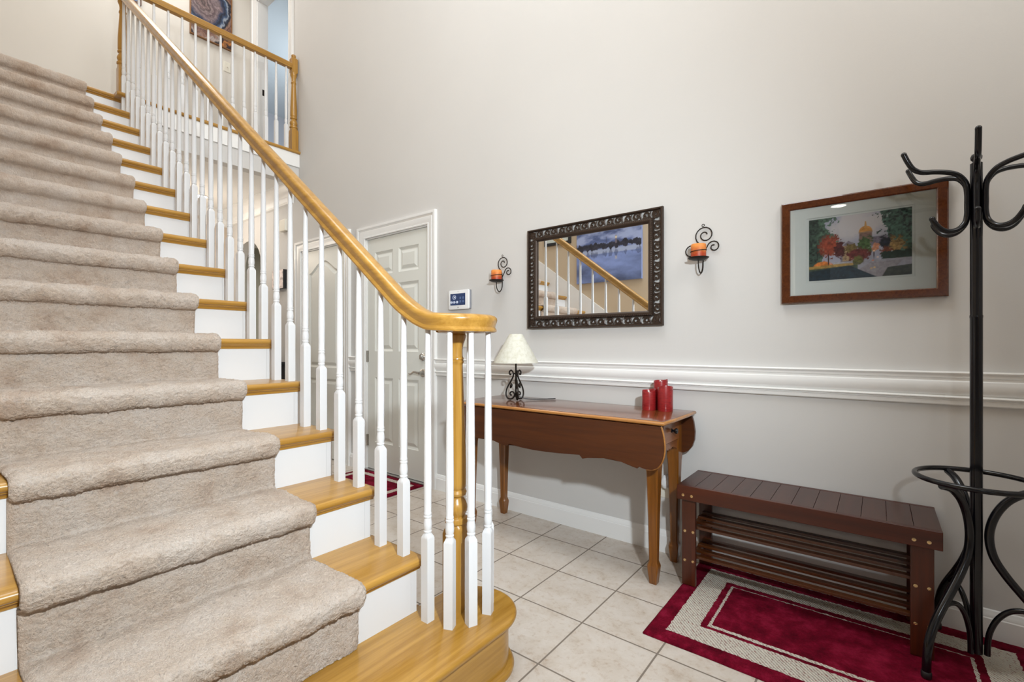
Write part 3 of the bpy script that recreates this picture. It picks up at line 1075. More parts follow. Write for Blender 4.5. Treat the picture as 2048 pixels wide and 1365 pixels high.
# balusters round the volute
for deg in (-100, -56, -21, 22, 57, 111):
    t = math.radians(deg)
    R_ = 0.1165
    cx, cy = NV[0] + R_ * math.cos(t), NV[1] + R_ * math.sin(t)
    rot = 0.0 if deg == -100 else t + PI / 2 - (math.radians(10) if deg == -56 else 0)
    baluster(rail, cx, cy, 0.195, 0.195 + 0.275, 1.174 if deg == -100 else 1.160, rot)
for k in range(2, 16):
    for dx, sq in ((-0.044, 0.250), (-0.174, 0.345)):
        cx = XR(k) + dx
        zr = ZRB(cx) + 0.004 if cx < -1.40 else 1.293 - 0.66 * (cx + 1.401)
        if cx > -1.33:
            zr = 1.232
        baluster(rail, cx, YB, ZT(k), ZT(k) + sq, zr)

# balcony railing
bal = thing('balcony_railing', 'upstairs oak rail with white balusters along the balcony edge', 'balcony railing', (-4.82, 1.75, Z2))
bm = B()
sec3 = [(-4.82 + s, z + 3.998) for s, z in sec]
loft(bm, [[(x, y, z) for x, z in sec3] for y in (1.085, 2.44)])
obj('handrail', bm, oakY, bal, 38)
newel(bal, -4.868, 1.060, Z2, Z2 + 0.23, 3.93, 0, 0.035, topblock=4.10)
newel(bal, -4.822, 2.458, Z2, Z2 + 0.21, 3.955, 0, 0.034, topblock=4.105)
for i in range(13):
    baluster(bal, -4.822, 1.154 + 0.1021 * i, Z2, Z2 + 0.25, 4.0)
# ------------------------------------------------------------------ painted surfaces (pictures)


def lin(c):
    c = np.asarray(c, float) / 255.0
    return np.where(c <= 0.04045, c / 12.92, ((c + 0.055) / 1.055) ** 2.4)


def vnoise(nx, nz, cells_x, cells_z, seed):
    g = np.random.default_rng(seed).random((cells_x + 2, cells_z + 2))
    X = np.linspace(0, cells_x, nx)
    Z = np.linspace(0, cells_z, nz)
    xi, zi = X.astype(int), Z.astype(int)
    fx, fz = (X - xi), (Z - zi)
    fx, fz = fx * fx * (3 - 2 * fx), fz * fz * (3 - 2 * fz)
    a = g[np.ix_(xi, zi)]; b = g[np.ix_(xi + 1, zi)]; c = g[np.ix_(xi, zi + 1)]; d = g[np.ix_(xi + 1, zi + 1)]
    fx, fz = fx[:, None], fz[None, :]
    return (a * (1 - fx) + b * fx) * (1 - fz) + (c * (1 - fx) + d * fx) * fz


def fbm(nx, nz, cx, cz, seed, octs=4):
    out, amp, tot = 0, 1.0, 0
    for o in range(octs):
        out = out + amp * vnoise(nx, nz, cx * 2 ** o, cz * 2 ** o, seed + o)
        tot += amp
        amp *= 0.55
    out = out - out.mean()
    return np.clip(0.5 + 0.24 * out / (out.std() + 1e-9), 0, 1)


def painted(name, img, frame, mat, parent):
    """img (nx, nz, 3) linear colours on the rectangle frame(u, v) -> point"""
    nx, nz = img.shape[:2]
    V = [frame(i / (nx - 1), j / (nz - 1)) for i in range(nx) for j in range(nz)]
    F = [(i * nz + j, (i + 1) * nz + j, (i + 1) * nz + j + 1, i * nz + j + 1) for i in range(nx - 1) for j in range(nz - 1)]
    me = bpy.data.meshes.new(name)
    me.from_pydata(V, [], F)
    ca = me.color_attributes.new('paint', 'FLOAT_COLOR', 'POINT')
    rgba = np.ones((nx * nz, 4), np.float32)
    rgba[:, :3] = img.reshape(-1, 3)
    ca.data.foreach_set('color', rgba.ravel())
    return link(name, me, mat, parent)


def put(img, mask, col, jit=None, amt=0.0):
    c = np.broadcast_to(lin(col), img.shape).copy()
    if jit is not None:
        c = c * (1 + amt * (jit[..., None] - 0.5) * 2)
    m = np.clip(mask, 0, 1)[..., None]
    img[:] = img * (1 - m) + c * m


def soft(d, w=0.01):
    return np.clip(0.5 - d / w, 0, 1)


print_mat = vcol_mat('printed_paper', 0.7)
canvas_mat = vcol_mat('painted_canvas', 0.55)


def park_scene(nx=230, nz=180):
    u = np.linspace(0, 1, nx)[:, None] * np.ones((1, nz))
    v = np.linspace(0, 1, nz)[None, :] * np.ones((nx, 1))
    n1, n2, n3 = fbm(nx, nz, 5, 4, 1), fbm(nx, nz, 16, 12, 11), fbm(nx, nz, 45, 35, 21, 3)
    img = np.zeros((nx, nz, 3))
    put(img, np.ones_like(u), (158, 158, 172), n1, 0.18)
    put(img, soft(np.hypot((u - .5) / .24, (v - .82) / .2) - 1 + (n1 - .5), .7) * .8, (196, 190, 188))
    # roofs and walls of the hall
    put(img, soft(np.maximum(abs(u - .72) - .16, abs(v - .55) - .07)), (112, 104, 116), n3, .3)
    put(img, soft(np.maximum(abs(u - .42) - .09, v - .60 + abs(u - .41) * 1.3) + 0 * v), (118, 110, 118), n3, .3)
    put(img, soft(np.maximum(abs(u - .40) - .05, abs(v - .40) - .12)), (150, 126, 96), n3, .5)
    put(img, soft(np.maximum(abs(u - .575) - .062, abs(v - .62) - .085)), (118, 92, 82), n3, .35)
    put(img, soft(np.maximum(abs(u - .575) - .066, abs(v - .705) - .012)), (150, 120, 92))
    put(img, soft(np.maximum(np.hypot((u - .575) / .064, (v - .715) / .085) - 1, (.712 - v) * 12), .1), (188, 132, 62), n3, .25)
    put(img, soft(np.maximum(abs(u - .575) - .013 * (1 - (v - .78) * 6), abs(v - .82) - .05), .006), (186, 140, 80))
    # trees
    put(img, soft(u - .205 - .06 * np.sin((v - .45) * 6) - (n2 - .5) * .16 - (n3 - .5) * .10, .015) * (v > .24), (64, 86, 70), n3, .95)
    put(img, soft(u - .10 - (n2 - .5) * .2, .05) * (v > .2), (44, 60, 50), n3, .9)
    put(img, soft(.755 - .05 * (v - .5) * 2 - u + (n2 - .5) * .14 + (n3 - .5) * .10, .015) * (v > .26), (58, 84, 72), n3, .95)
    put(img, soft(np.hypot((u - .84) / .1, (v - .45) / .12) - 1 + (n3 - .5) * 1.2, .3), (150, 120, 72), n3, .6)
    put(img, soft(np.hypot((u - .76) / .05, (v - .5) / .1) - 1 + (n3 - .5), .3), (34, 38, 52), n3, .5)
    put(img, soft(np.hypot((u - .22) / .105, (v - .54) / .17) - 1 + (n3 - .5) * .7, .15), (140, 62, 40), n3, .5)
    put(img, soft(np.hypot((u - .32) / .05, (v - .47) / .13) - 1 + (n3 - .5) * .7, .2), (84, 34, 34), n3, .5)
    put(img, soft(np.hypot((u - .57) / .075, (v - .50) / .13) - 1 + (n3 - .5) * .8, .2), (72, 96, 54), n3, .45)
    put(img, soft(np.hypot((u - .44) / .06, (v - .46) / .09) - 1 + (n3 - .5) * .8, .2), (110, 92, 50), n3, .45)
    put(img, soft(np.hypot((u - .50) / .11, (v - .36) / .10) - 1 + (n3 - .5) * .6, .2), (106, 46, 44), n3, .45)
    put(img, soft(np.hypot((u - .67) / .035, (v - .46) / .06) - 1 + (n3 - .5) * .8, .2), (196, 132, 100), n3, .3)
    put(img, soft(np.hypot((u - .77) / .06, (v - .37) / .07) - 1 + (n3 - .5) * .8, .2), (112, 58, 38), n3, .4)
    put(img, soft(np.maximum(.72 - u, abs(v - .30) - .075) + (n3 - .5) * .03), (36, 54, 46), n3, .4)
    # ground
    put(img, soft(v - .225 - (n2 - .5) * .02), (62, 74, 54), n3, .4)
    put(img, soft(np.hypot((u - .15) / .1, (v - .25) / .05) - 1 + (n3 - .5) * .5, .2), (206, 120, 50), n3, .3)
    put(img, soft(np.maximum(abs(v - .21 - u * .04) - .022, u - .46)), (160, 128, 66), n3, .3)
    put(img, soft(abs(v - .265 + .02 * u) - .013 + (n3 - .5) * .01) * (u > .25), (166, 164, 170), n3, .2)
    put(img, soft(np.maximum(v - .26, .5 - u)), (150, 148, 158), n3, .12)
    put(img, soft(np.maximum(v - .23, np.maximum(.36 + v * 1.15 - u, u - .78 - v * .6))), (142, 136, 140), n3, .2)
    put(img, soft(np.maximum(v - .13 - (u - .75) * .1, .73 - u + v * .4)), (50, 54, 42), n3, .4)
    put(img, soft(v - .155 - u * .12 + np.maximum(0, u - .42) * .9), (24, 42, 52), n3, .4)
    put(img, soft(np.hypot((u - .50) / .05, (v - .275) / .075) - 1 + (n3 - .5) * .4, .2), (96, 94, 50), n3, .4)
    put(img, soft(np.hypot((u - .205) / .008, (v - .33) / .10) - 1, .2), (60, 34, 30))
    put(img, soft(np.hypot((u - .655) / .005, (v - .35) / .08) - 1, .3), (60, 48, 52))
    for a, b, c in ((.655, .40, (230, 190, 150)), (.69, .30, (210, 190, 180)), (.645, .255, (190, 130, 110)), (.66, .145, (200, 170, 120)), (.63, .135, (190, 160, 120))):
        put(img, soft(np.hypot((u - a) / .012, (v - b) / .014) - 1, .3), c)
    return np.clip(img * 1.25, 0, 1)


def lake_scene(nx=200, nz=200):
    u = np.linspace(0, 1, nx)[:, None] * np.ones((1, nz))
    v = np.linspace(0, 1, nz)[None, :] * np.ones((nx, 1))
    n1, n2, n3 = fbm(nx, nz, 3, 7, 31, 5), fbm(nx, nz, 22, 5, 41), fbm(nx, nz, 40, 40, 51, 3)
    img = np.zeros((nx, nz, 3))
    put(img, np.ones_like(u), (98, 114, 164), n1, 1.0)
    put(img, soft(.42 - n1 + abs(v - .68) * .9, .25) * .7, (172, 182, 212))
    put(img, soft(v - .43), (110, 126, 172), n1, .55)
    put(img, soft(abs(v - .40) - .03) * .7, (176, 186, 210))
    put(img, soft(abs(v - .47) - .035 - (n2 - .5) * .055), (40, 40, 54), n3, .5)
    put(img, soft(abs(v - .36) - .012 - (n2 - .5) * .09) * .55, (58, 64, 96), n3, .4)
    put(img, soft(np.maximum(abs(u - .63) - .012, abs(v - .535) - .05 + 0)), (120, 110, 120))
    put(img, soft(np.hypot((u - .63) / .015, (v - .56) / .017) - 1, .2), (216, 200, 172))
    put(img, soft(np.maximum(abs(u - .63) - .015, abs(v - .30) - .02)) * .6, (190, 180, 170))
    put(img, soft(np.maximum(abs(u - .48) - .004, abs(v - .54) - .04)), (60, 60, 80))
    return img


def agate_scene(nx=120, nz=180):
    u = np.linspace(0, 1, nx)[:, None] * np.ones((1, nz)) * 0.41
    v = np.linspace(0, 1, nz)[None, :] * np.ones((nx, 1)) * 0.62
    n1, n2 = fbm(nx, nz, 4, 6, 61), fbm(nx, nz, 30, 40, 71, 3)
    r = np.hypot(u - .12, (v - .40) * .92) + (n1 - .5) * .06
    stops = [(0, (110, 92, 90)), (.03, (66, 52, 52)), (.05, (120, 100, 98)), (.07, (72, 58, 60)), (.09, (128, 112, 112)), (.11, (84, 68, 72)), (.14, (120, 104, 106)), (.165, (88, 78, 88)),
             (.18, (46, 56, 84)), (.20, (20, 24, 40)), (.225, (60, 80, 112)), (.24, (146, 154, 164)), (.25, (38, 44, 66)), (.27, (18, 20, 30)), (.285, (140, 110, 96)), (.30, (96, 64, 54)), (.33, (128, 98, 84)),
             (.345, (150, 140, 136)), (.355, (36, 28, 34)), (.38, (52, 34, 34)), (.39, (170, 110, 52)), (.41, (44, 30, 34)), (.5, (84, 50, 34)), (.8, (40, 30, 30))]
    cs = np.array([lin(c) for _, c in stops])
    img = np.stack([np.interp(r, [s for s, _ in stops], cs[:, k]) for k in range(3)], -1)
    img *= (0.7 + 0.5 * n2[..., None]) * (1 + 0.22 * np.sin(r * 520)[..., None])
    return np.clip(img, 0, 1)


# ------------------------------------------------------------------ wall mirror with carved open-work frame
mir = thing('wall_mirror', 'wide wall mirror in a dark carved open-work scroll frame above the table', 'mirror', (-1.355, YN, 1.54))
mx0, mx1, mz0, mz1 = -1.803, -0.907, 1.2205, 1.8605
fw = 0.080
my = 2.490


def frame_y(bm, prof, x0, x1, z0, z1, y):
    """closed mitred frame whose inner opening is x0..x1, z0..z1; prof across (outward), protrusion from y"""
    return casing(bm, prof, x0, x1, z0, z1, y, open_bottom=False)


gx0, gx1, gz0, gz1 = mx0 + fw, mx1 - fw, mz0 + fw, mz1 - fw
bm = B()
frame_y(bm, [(fw - 0.013, 0), (fw - 0.013, 0.018), (fw - 0.010, 0.023), (fw - 0.003, 0.023), (fw, 0.017), (fw, 0)], gx0, gx1, gz0, gz1, my)
inner = 0.026
# scroll-work between the rims
lo_, hi_ = inner + 0.001, fw - 0.012
midw, half_w = (lo_ + hi_) / 2, (hi_ - lo_) / 2


def side_pt(side, s, w):
    """s along the side, w outward from the glass"""
    if side == 0:
        return (gx0 - w + 0 * s, s)
    if side == 1:
        return (gx1 + w, s)
    if side == 2:
        return (s, gz1 + w)
    return (s, gz0 - w)


rnd = random.Random(5)
for side in range(4):
    s0, s1 = (mz0 + 0.012, mz1 - 0.012) if side < 2 else (mx0 + 0.012, mx1 - 0.012)
    cnt = int(round((s1 - s0) / 0.056))
    L = (s1 - s0) / cnt
    for i in range(cnt):
        sc_ = s0 + (i + 0.5) * L
        flip = 1 if i % 2 else -1
        pts = []
        for k in range(19):
            th = k / 18 * 2.35 * PI
            rr_ = half_w * (0.98 - 0.70 * k / 18)
            s = sc_ + flip * rr_ * 0.92 * math.cos(th + 0.6) * (L / (2 * half_w)) * 0.92
            w = midw + flip * rr_ * math.sin(th + 0.6)
            x, z = side_pt(side, s, max(lo_, min(hi_, w)))
            pts.append((x, my - 0.011, z))
        tube(bm, pts, 0.0030, 6, flat=(0.0030, 0.0058))
        # leaf between scrolls
        a = side_pt(side, sc_ + L * 0.5, midw - flip * half_w * 0.9)
        c = side_pt(side, sc_ + L * 0.36, midw + flip * half_w * 0.25)
        d = side_pt(side, sc_ + L * 0.52, midw + flip * half_w * 0.95)
        tube(bm, smoothpath([(a[0], my - 0.010, a[1]), (c[0], my - 0.013, c[1]), (d[0], my - 0.010, d[1])], 4), [0.002, 0.003, 0.004, 0.0046, 0.0048, 0.0045, 0.0036, 0.003, 0.002], 6)
obj('carved_frame', bm, bronze, mir, 50)
bm = B()
frame_y(bm, [(-0.001, 0), (-0.001, 0.018), (0.004, 0.024), (0.010, 0.030), (0.016, 0.031), (0.022, 0.028), (inner, 0.020), (inner, 0)], gx0, gx1, gz0, gz1, my)
for side in range(4):
    s0, s1 = (gz0 - 0.02, gz1 + 0.02) if side < 2 else (gx0 - 0.02, gx1 + 0.02)
    c_ = int((s1 - s0) / 0.011)
    for i in range(c_ + 1):
        x, z = side_pt(side, s0 + (s1 - s0) * i / c_, 0.0205)
        bmesh.ops.create_icosphere(bm, subdivisions=1, radius=0.0042, matrix=Matrix.Translation((x, my - 0.029, z)))
obj('beaded_inner_frame', bm, bronze, mir, 50, recalc=True)
boxobj('mirror_glass', (gx0 - 0.004, my - 0.012, gz0 - 0.004), (gx1 + 0.004, my - 0.008, gz1 + 0.004), silver, mir)
boxobj('backing', (gx0 - 0.02, my - 0.007, gz0 - 0.02), (gx1 + 0.02, my + 0.0065, gz1 + 0.02), blackframe, mir)

# ------------------------------------------------------------------ framed print
pic = thing('framed_print', 'landscape print of a domed hall among autumn trees in a brown frame', 'picture', (-0.07, YN, 1.53))
fx0, fx1, fz0, fz1 = -0.351, 0.217, 1.304, 1.7645
py = YN - 0.001
bm = frame_y(B(), [(0, 0), (0, 0.020), (0.004, 0.024), (0.030, 0.026), (0.035, 0.023), (0.035, 0)], fx0 + 0.035, fx1 - 0.035, fz0 + 0.035, fz1 - 0.035, py)
obj('frame', bm, burlwood, pic, 30)
bm = frame_y(B(), [(0, 0.010), (0, 0.013), (0.003, 0.0145), (0.080, 0.0145), (0.080, 0.010)], -0.253, 0.117, 1.394, 1.681, py)
obj('mat_board', bm, matboard, pic)
boxobj('mount', (fx0 + 0.02, py - 0.010, fz0 + 0.02), (fx1 - 0.02, py - 0.004, fz1 - 0.02), matboard, pic)
painted('picture', park_scene(), lambda u, v: (-0.244 + 0.353 * u, py - 0.0112, 1.401 + 0.2735 * v), print_mat, pic)
boxobj('glazing', (fx0 + 0.028, py - 0.018, fz0 + 0.028), (fx1 - 0.028, py - 0.0165, fz1 - 0.028), glaze, pic)

# ------------------------------------------------------------------ wall sconces with candles
def spiral(cx, cz, r0, r1, a0, a1, y, n=26):
    return [(cx + (r0 + (r1 - r0) * k / n) * math.cos(math.radians(a0 + (a1 - a0) * k / n)), y, cz + (r0 + (r1 - r0) * k / n) * math.sin(math.radians(a0 + (a1 - a0) * k / n))) for k in range(n + 1)]


def candle_wax(name, col1, col2, z0, z1):
    m, nt, b = newmat(name)
    tc = nt.nodes.new('ShaderNodeTexCoord')
    sep = nt.nodes.new('ShaderNodeSeparateXYZ')
    nt.links.new(tc.outputs['Object'], sep.inputs[0])
    mr = N(nt, 'ShaderNodeMapRange')
    mr.inputs['From Min'].default_value = z0
    mr.inputs['From Max'].default_value = z1
    nt.links.new(sep.outputs['Z'], mr.inputs['Value'])
    nz = N(nt, 'ShaderNodeTexNoise', Scale=38.0, Detail=3.0)
    nt.links.new(tc.outputs['Object'], nz.inputs['Vector'])
    a = N(nt, 'ShaderNodeMath', operation='MULTIPLY_ADD')
    nt.links.new(nz.outputs['Fac'], a.inputs[0])
    a.inputs[1].default_value = 0.7
    a2 = N(nt, 'ShaderNodeMath', operation='ADD')
    nt.links.new(mr.outputs['Result'], a.inputs[2])
    nt.links.new(a.outputs[0], a2.inputs[0])
    a2.inputs[1].default_value = -0.35
    r = ramp(nt, a2.outputs[0], [(0.2, col1), (0.85, col2)])
    nt.links.new(r.outputs['Color'], b.inputs['Base Color'])
    b.inputs['Roughness'].default_value = 0.45
    b.inputs['Subsurface Weight'].default_value = 0.15
    b.inputs['Subsurface Scale'].default_value = 0.01
    return m


def sconce(dx, label, clabel):
    t = thing('wall_sconce', label, 'sconce', (-0.712 + dx, YN, 1.55), 'scroll sconces beside the mirror')
    bx = -0.712 + dx
    yw = YN - 0.008
    yc = 2.437
    bm = B()
    stem = smoothpath([(bx, yc, 1.545), (bx, yc, 1.515), (bx + 0.002, yc + 0.008, 1.49), (bx + 0.004, yc + 0.024, 1.479), (bx + 0.006, yw - 0.012, 1.49), (bx + 0.007, yw, 1.52), (bx + 0.007, yw, 1.58), (bx + 0.002, yw, 1.612), (bx - 0.010, yw, 1.634)], 5)
    tube(bm, stem, 0.0032, 8)
    obj('stem', bm, iron, t, 60)
    for cx, cz, r0, r1, a0, a1 in ((0.017, 1.676, 0.050, 0.010, 238, -345), (0.060, 1.612, 0.032, 0.008, 172, -290), (-0.052, 1.597, 0.036, 0.010, 50, 430)):
        bm = B()
        pts = spiral(bx + cx, cz, r0, r1, a0, a1, yw)
        k = {1.676: (bx - 0.010, yw, 1.634), 1.612: (bx + 0.007, yw, 1.580), 1.597: (bx + 0.004, yw, 1.605)}[cz]
        tube(bm, smoothpath([k, pts[0]], 4)[:-1] + pts, 0.0030, 8)
        obj('scroll', bm, iron, t, 60)
    bm = B()
    tube(bm, [(bx + 0.008 + 0.006 * math.cos(q), yw, 1.728 + 0.006 * math.sin(q)) for q in [2 * PI * i / 12 for i in range(12)]], 0.0016, 6, True)
    obj('hanging_eye', bm, iron, t, 60)
    bm = B()
    lathe(bm, [(0.004, 1.541), (0.030, 1.543), (0.045, 1.549), (0.050, 1.554), (0.050, 1.556), (0.044, 1.5525), (0.0, 1.5490)], bx, yc, 28)
    obj('tray', bm, iron, t, 40)
    bm = B()
    tube(bm, [(bx + 0.0385 * math.cos(q), yc + 0.0385 * math.sin(q), 1.588 + 0.004 * math.sin(q + 0.8)) for q in [2 * PI * i / 24 for i in range(24)]], 0.0018, 6, True)
    obj('holding_wire', bm, iron, t, 60)
    # candle standing on the tray
    c = thing('candle', clabel, 'candle', (bx, yc, 1.553), 'amber candles in the sconces')
    bm = B()
    lathe(bm, [(0.0, 1.554), (0.036, 1.554), (0.0365, 1.558), (0.0365, 1.617), (0.034, 1.622), (0.024, 1.619), (0.0, 1.614)], bx, yc, 28)
    obj('wax', bm, amber, c, 40)
    bm = B()
    tube(bm, [(bx, yc, 1.612), (bx + 0.001, yc, 1.626)], 0.0012, 6)
    obj('wick', bm, iron, c)


amber = candle_wax('amber_wax', (0.40, 0.045, 0.008), (0.72, 0.26, 0.05), 1.554, 1.622)
sconce(0.0, 'dark iron scroll sconce on the wall between mirror and brown picture', 'orange candle in the sconce right of the mirror')
sconce(-1.325, 'dark iron scroll sconce on the wall left of the mirror', 'orange candle in the sconce left of the mirror')

# ------------------------------------------------------------------ drop-leaf console table
tab = thing('console_table', 'reddish-brown drop-leaf console table against the wall under the mirror', 'table', (-1.36, 2.23, 0))
tx0, tx1, ty0, ty1, tz = -2.0, -0.731, 2.004, 2.456, 0.780
bm = B()
pl = [(tx0, ty0), (tx0, ty1), (tx1 - 0.0, ty1), (tx1 + 0.006, (ty0 + ty1) / 2 + 0.1), (tx1 + 0.006, (ty0 + ty1) / 2 - 0.1), (tx1, ty0)]
loops = []
cxm, cym = (tx0 + tx1) / 2, (ty0 + ty1) / 2
for ins, z in ((0.006, tz - 0.020), (0.001, tz - 0.016), (0.0, tz - 0.010), (0.001, tz - 0.005), (0.006, tz - 0.001), (0.010, tz)):
    loops.append([(cxm + (x - cxm) * (1 - ins / 0.63), cym + (y - cym) * (1 - ins / 0.226), z) for x, y in pl])
loft(bm, loops)
top_ = obj('tabletop', bm, cherryX, tab, 50)
bm = B()
loops = []
for ins, z in ((0.004, tz - 0.0185), (-0.0015, tz - 0.015), (-0.0025, tz - 0.010), (-0.0015, tz - 0.005), (0.0035, tz - 0.0012)):
    loops.append([(cxm + (x - cxm) * (1 - ins / 0.63), cym + (y - cym) * (1 - ins / 0.226), z) for x, y in pl])
loft(bm, loops, caps=False)
obj('worn_edge', bm, cherryEdge, top_, 50)
leafp = [(-0.747, 0.757), (-0.737, 0.725), (-0.730, 0.675), (-0.733, 0.632), (-0.744, 0.598), (-0.762, 0.574), (-0.785, 0.562), (-0.812, 0.560), (-0.833, 0.564), (-0.846, 0.568), (-0.853, 0.5585), (-0.872, 0.562),
         (-0.893, 0.569), (-0.93, 0.576), (-0.97, 0.580), (-1.02, 0.5795), (-1.07, 0.574), (-1.105, 0.568), (-1.133, 0.5605), (-1.150, 0.577), (-1.20, 0.573), (-1.27, 0.568), (-1.34, 0.5645), (-1.42, 0.563), (-1.50, 0.5655),
         (-1.55, 0.5695), (-1.585, 0.574), (-1.598, 0.566), (-1.612, 0.5605), (-1.632, 0.5625), (-1.67, 0.571), (-1.70, 0.578), (-1.74, 0.582), (-1.83, 0.577), (-1.90, 0.575), (-1.945, 0.590), (-1.972, 0.625), (-1.984, 0.675), (-1.978, 0.757)]


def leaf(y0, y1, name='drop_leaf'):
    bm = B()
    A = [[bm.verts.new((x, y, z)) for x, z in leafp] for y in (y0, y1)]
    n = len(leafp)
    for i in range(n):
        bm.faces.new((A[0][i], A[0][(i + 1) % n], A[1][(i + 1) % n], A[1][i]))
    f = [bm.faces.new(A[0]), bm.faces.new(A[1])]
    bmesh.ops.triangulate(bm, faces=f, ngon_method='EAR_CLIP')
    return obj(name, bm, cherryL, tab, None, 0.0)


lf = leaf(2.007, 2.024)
# worn lighter edge along the end of the front leaf
bm = B()
pts = smoothpath([(x + 0.001, 2.0155, z) for x, z in leafp[:8]], 4)
tube(bm, pts, 0.0088, 8, flat=(0.0088, 0.003))
obj('worn_edge', bm, cherryEdge, lf, 60)
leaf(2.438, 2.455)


def tleg(x, y):
    bm = B()
    def sq(z, h, ch=0.15):
        c = h * ch
        return [(x - h, y - h + c, z), (x - h + c, y - h, z), (x + h - c, y - h, z), (x + h, y - h + c, z), (x + h, y + h - c, z), (x + h - c, y + h, z), (x - h + c, y + h, z), (x - h, y + h - c, z)]
    loft(bm, [sq(0.0, 0.0165), sq(0.003, 0.0175), sq(0.080, 0.0255, 0.2), (sq(0.088, 0.0250, 0.3)), sq(0.106, 0.0190, 0.3), sq(0.30, 0.0222, 0.25), sq(0.52, 0.0285, 0.18), sq(0.545, 0.0300, 0.05), sq(0.757, 0.0300, 0.05)])
    return obj('leg', bm, cherryZ, tab, 30)


for x, y in ((-0.826, 2.137), (-0.826, 2.420), (-1.985, 2.137), (-1.958, 2.420)):
    tleg(x, y)
bm = B()
box(bm, (-1.93, 2.110, 0.612), (-0.855, 2.130, 0.757))
box(bm, (-1.93, 2.428, 0.612), (-0.855, 2.446, 0.757))
box(bm, (-1.98, 2.16, 0.612), (-1.96, 2.40, 0.757))
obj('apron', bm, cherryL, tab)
# shaped end rail under the drawer
ep = [(2.165, 0.640), (2.165, 0.585), (2.185, 0.597), (2.215, 0.607), (2.245, 0.609), (2.262, 0.600), (2.268, 0.612), (2.278, 0.603), (2.284, 0.612), (2.294, 0.600), (2.312, 0.609), (2.34, 0.607), (2.372, 0.597), (2.392, 0.585), (2.392, 0.640)]
bm = prism(B(), ep, 'x', -0.820, -0.802)
obj('end_rail', bm, cherryEnd, tab)
dr = obj('drawer', box(B(), (-1.15, 2.168, 0.641), (-0.792, 2.389, 0.752)), cherryEnd, tab, None, 0.003)
bm = B()
M = Matrix.Translation((-0.792, 2.279, 0.697)) @ Matrix.Rotation(PI / 2, 4, 'Y')
lathe(bm, [(0.0, 0.0), (0.010, 0.0), (0.010, 0.003), (0.006, 0.006), (0.0055, 0.012), (0.012, 0.017), (0.0145, 0.023), (0.011, 0.029), (0.0, 0.031)], 0, 0, 20, M)
obj('knob', bm, black_gloss, dr, 40)

# ------------------------------------------------------------------ lamp on the table
lx, ly = -1.737, 2.262
lamp = thing('table_lamp', 'small unlit table lamp with parchment shade and wrought-iron scroll base', 'lamp', (lx, ly, tz))


def parchment():
    m, nt, b = newmat('parchment_shade')
    v = coords(nt)
    n1 = N(nt, 'ShaderNodeTexNoise', Scale=45.0, Detail=6.0, Roughness=0.7)
    nt.links.new(v, n1.inputs['Vector'])
    r = ramp(nt, n1.outputs['Fac'], [(0.3, (0.55, 0.53, 0.42)), (0.55, (0.68, 0.67, 0.59))])
    nt.links.new(r.outputs['Color'], b.inputs['Base Color'])
    b.inputs['Roughness'].default_value = 0.8
    return m


bm = B()
lathe(bm, [(0.1345, 1.008), (0.136, 1.007), (0.136, 1.011), (0.0420, 1.178), (0.0415, 1.181), (0.0400, 1.181), (0.0400, 1.178), (0.1335, 1.011)], lx, ly, 48)
# the shade is an open cone: drop the end caps so it stays hollow
for f in [f for f in bm.faces if len(f.verts) > 4]:
    bm.faces.remove(f)
obj('lamp_shade', bm, parchment(), lamp, 40, recalc=False)
bm = B()
lathe(bm, [(0.0, 0.800), (0.0055, 0.800), (0.0055, 1.03), (0.013, 1.035), (0.013, 1.075), (0.0, 1.08)], lx, ly, 14)
for q in range(3):
    a = q * 2 * PI / 3
    tube(bm, [(lx + 0.010 * math.cos(a), ly + 0.010 * math.sin(a), 1.06), (lx + 0.041 * math.cos(a), ly + 0.041 * math.sin(a), 1.172)], 0.0015, 6)
obj('stem', bm, iron, lamp, 40)
for az in (-40, 80, 200):
    a = math.radians(az)
    rz = [(0.030, 0.940), (0.036, 0.934), (0.041, 0.941), (0.040, 0.953), (0.031, 0.960), (0.021, 0.954), (0.016, 0.940), (0.017, 0.925), (0.026, 0.905), (0.041, 0.880), (0.054, 0.857), (0.062, 0.832), (0.062, 0.808), (0.053, 0.791), (0.038, 0.7855), (0.023, 0.789), (0.012, 0.800), (0.009, 0.815),
          (0.017, 0.828), (0.030, 0.829), (0.037, 0.819), (0.033, 0.809), (0.027, 0.811)]
    pts = smoothpath([(lx + r * math.cos(a), ly + r * math.sin(a), z) for r, z in rz], 4)
    bm = B()
    tube(bm, pts, 0.0048, 8)
    lfp = smoothpath([(lx + r * math.cos(a), ly + r * math.sin(a), z) for r, z in ((0.046, 0.873), (0.036, 0.884), (0.028, 0.876), (0.030, 0.866), (0.036, 0.850))], 4)
    tube(bm, lfp, [0.002 + 0.007 * math.sin(PI * max(0, (i - 6) / (len(lfp) - 7))) if i > 6 else 0.0025 for i in range(len(lfp))], 8)
    obj('scroll_leg', bm, iron, lamp, 50)
bm = B()
lathe(bm, [(0.0, 0.798), (0.013, 0.800), (0.013, 0.808), (0.007, 0.812), (0.0, 0.812)], lx, ly, 14)
obj('collar', bm, iron, lamp, 40)
bm = B()
lathe(bm, [(0.0, 0.936), (0.015, 0.938), (0.015, 0.944), (0.0, 0.946)], lx, ly, 14)
obj('collar', bm, iron, lamp, 40)
bm = B()
tube(bm, smoothpath([(lx + 0.01, ly + 0.01, 0.803), (lx + 0.05, ly + 0.04, 0.788), (lx + 0.10, ly + 0.10, 0.7835), (lx + 0.14, ly + 0.155, 0.7835), (lx + 0.165, ly + 0.188, 0.7835)], 6), 0.0026, 6)
obj('cord', bm, blackframe, lamp, 60)

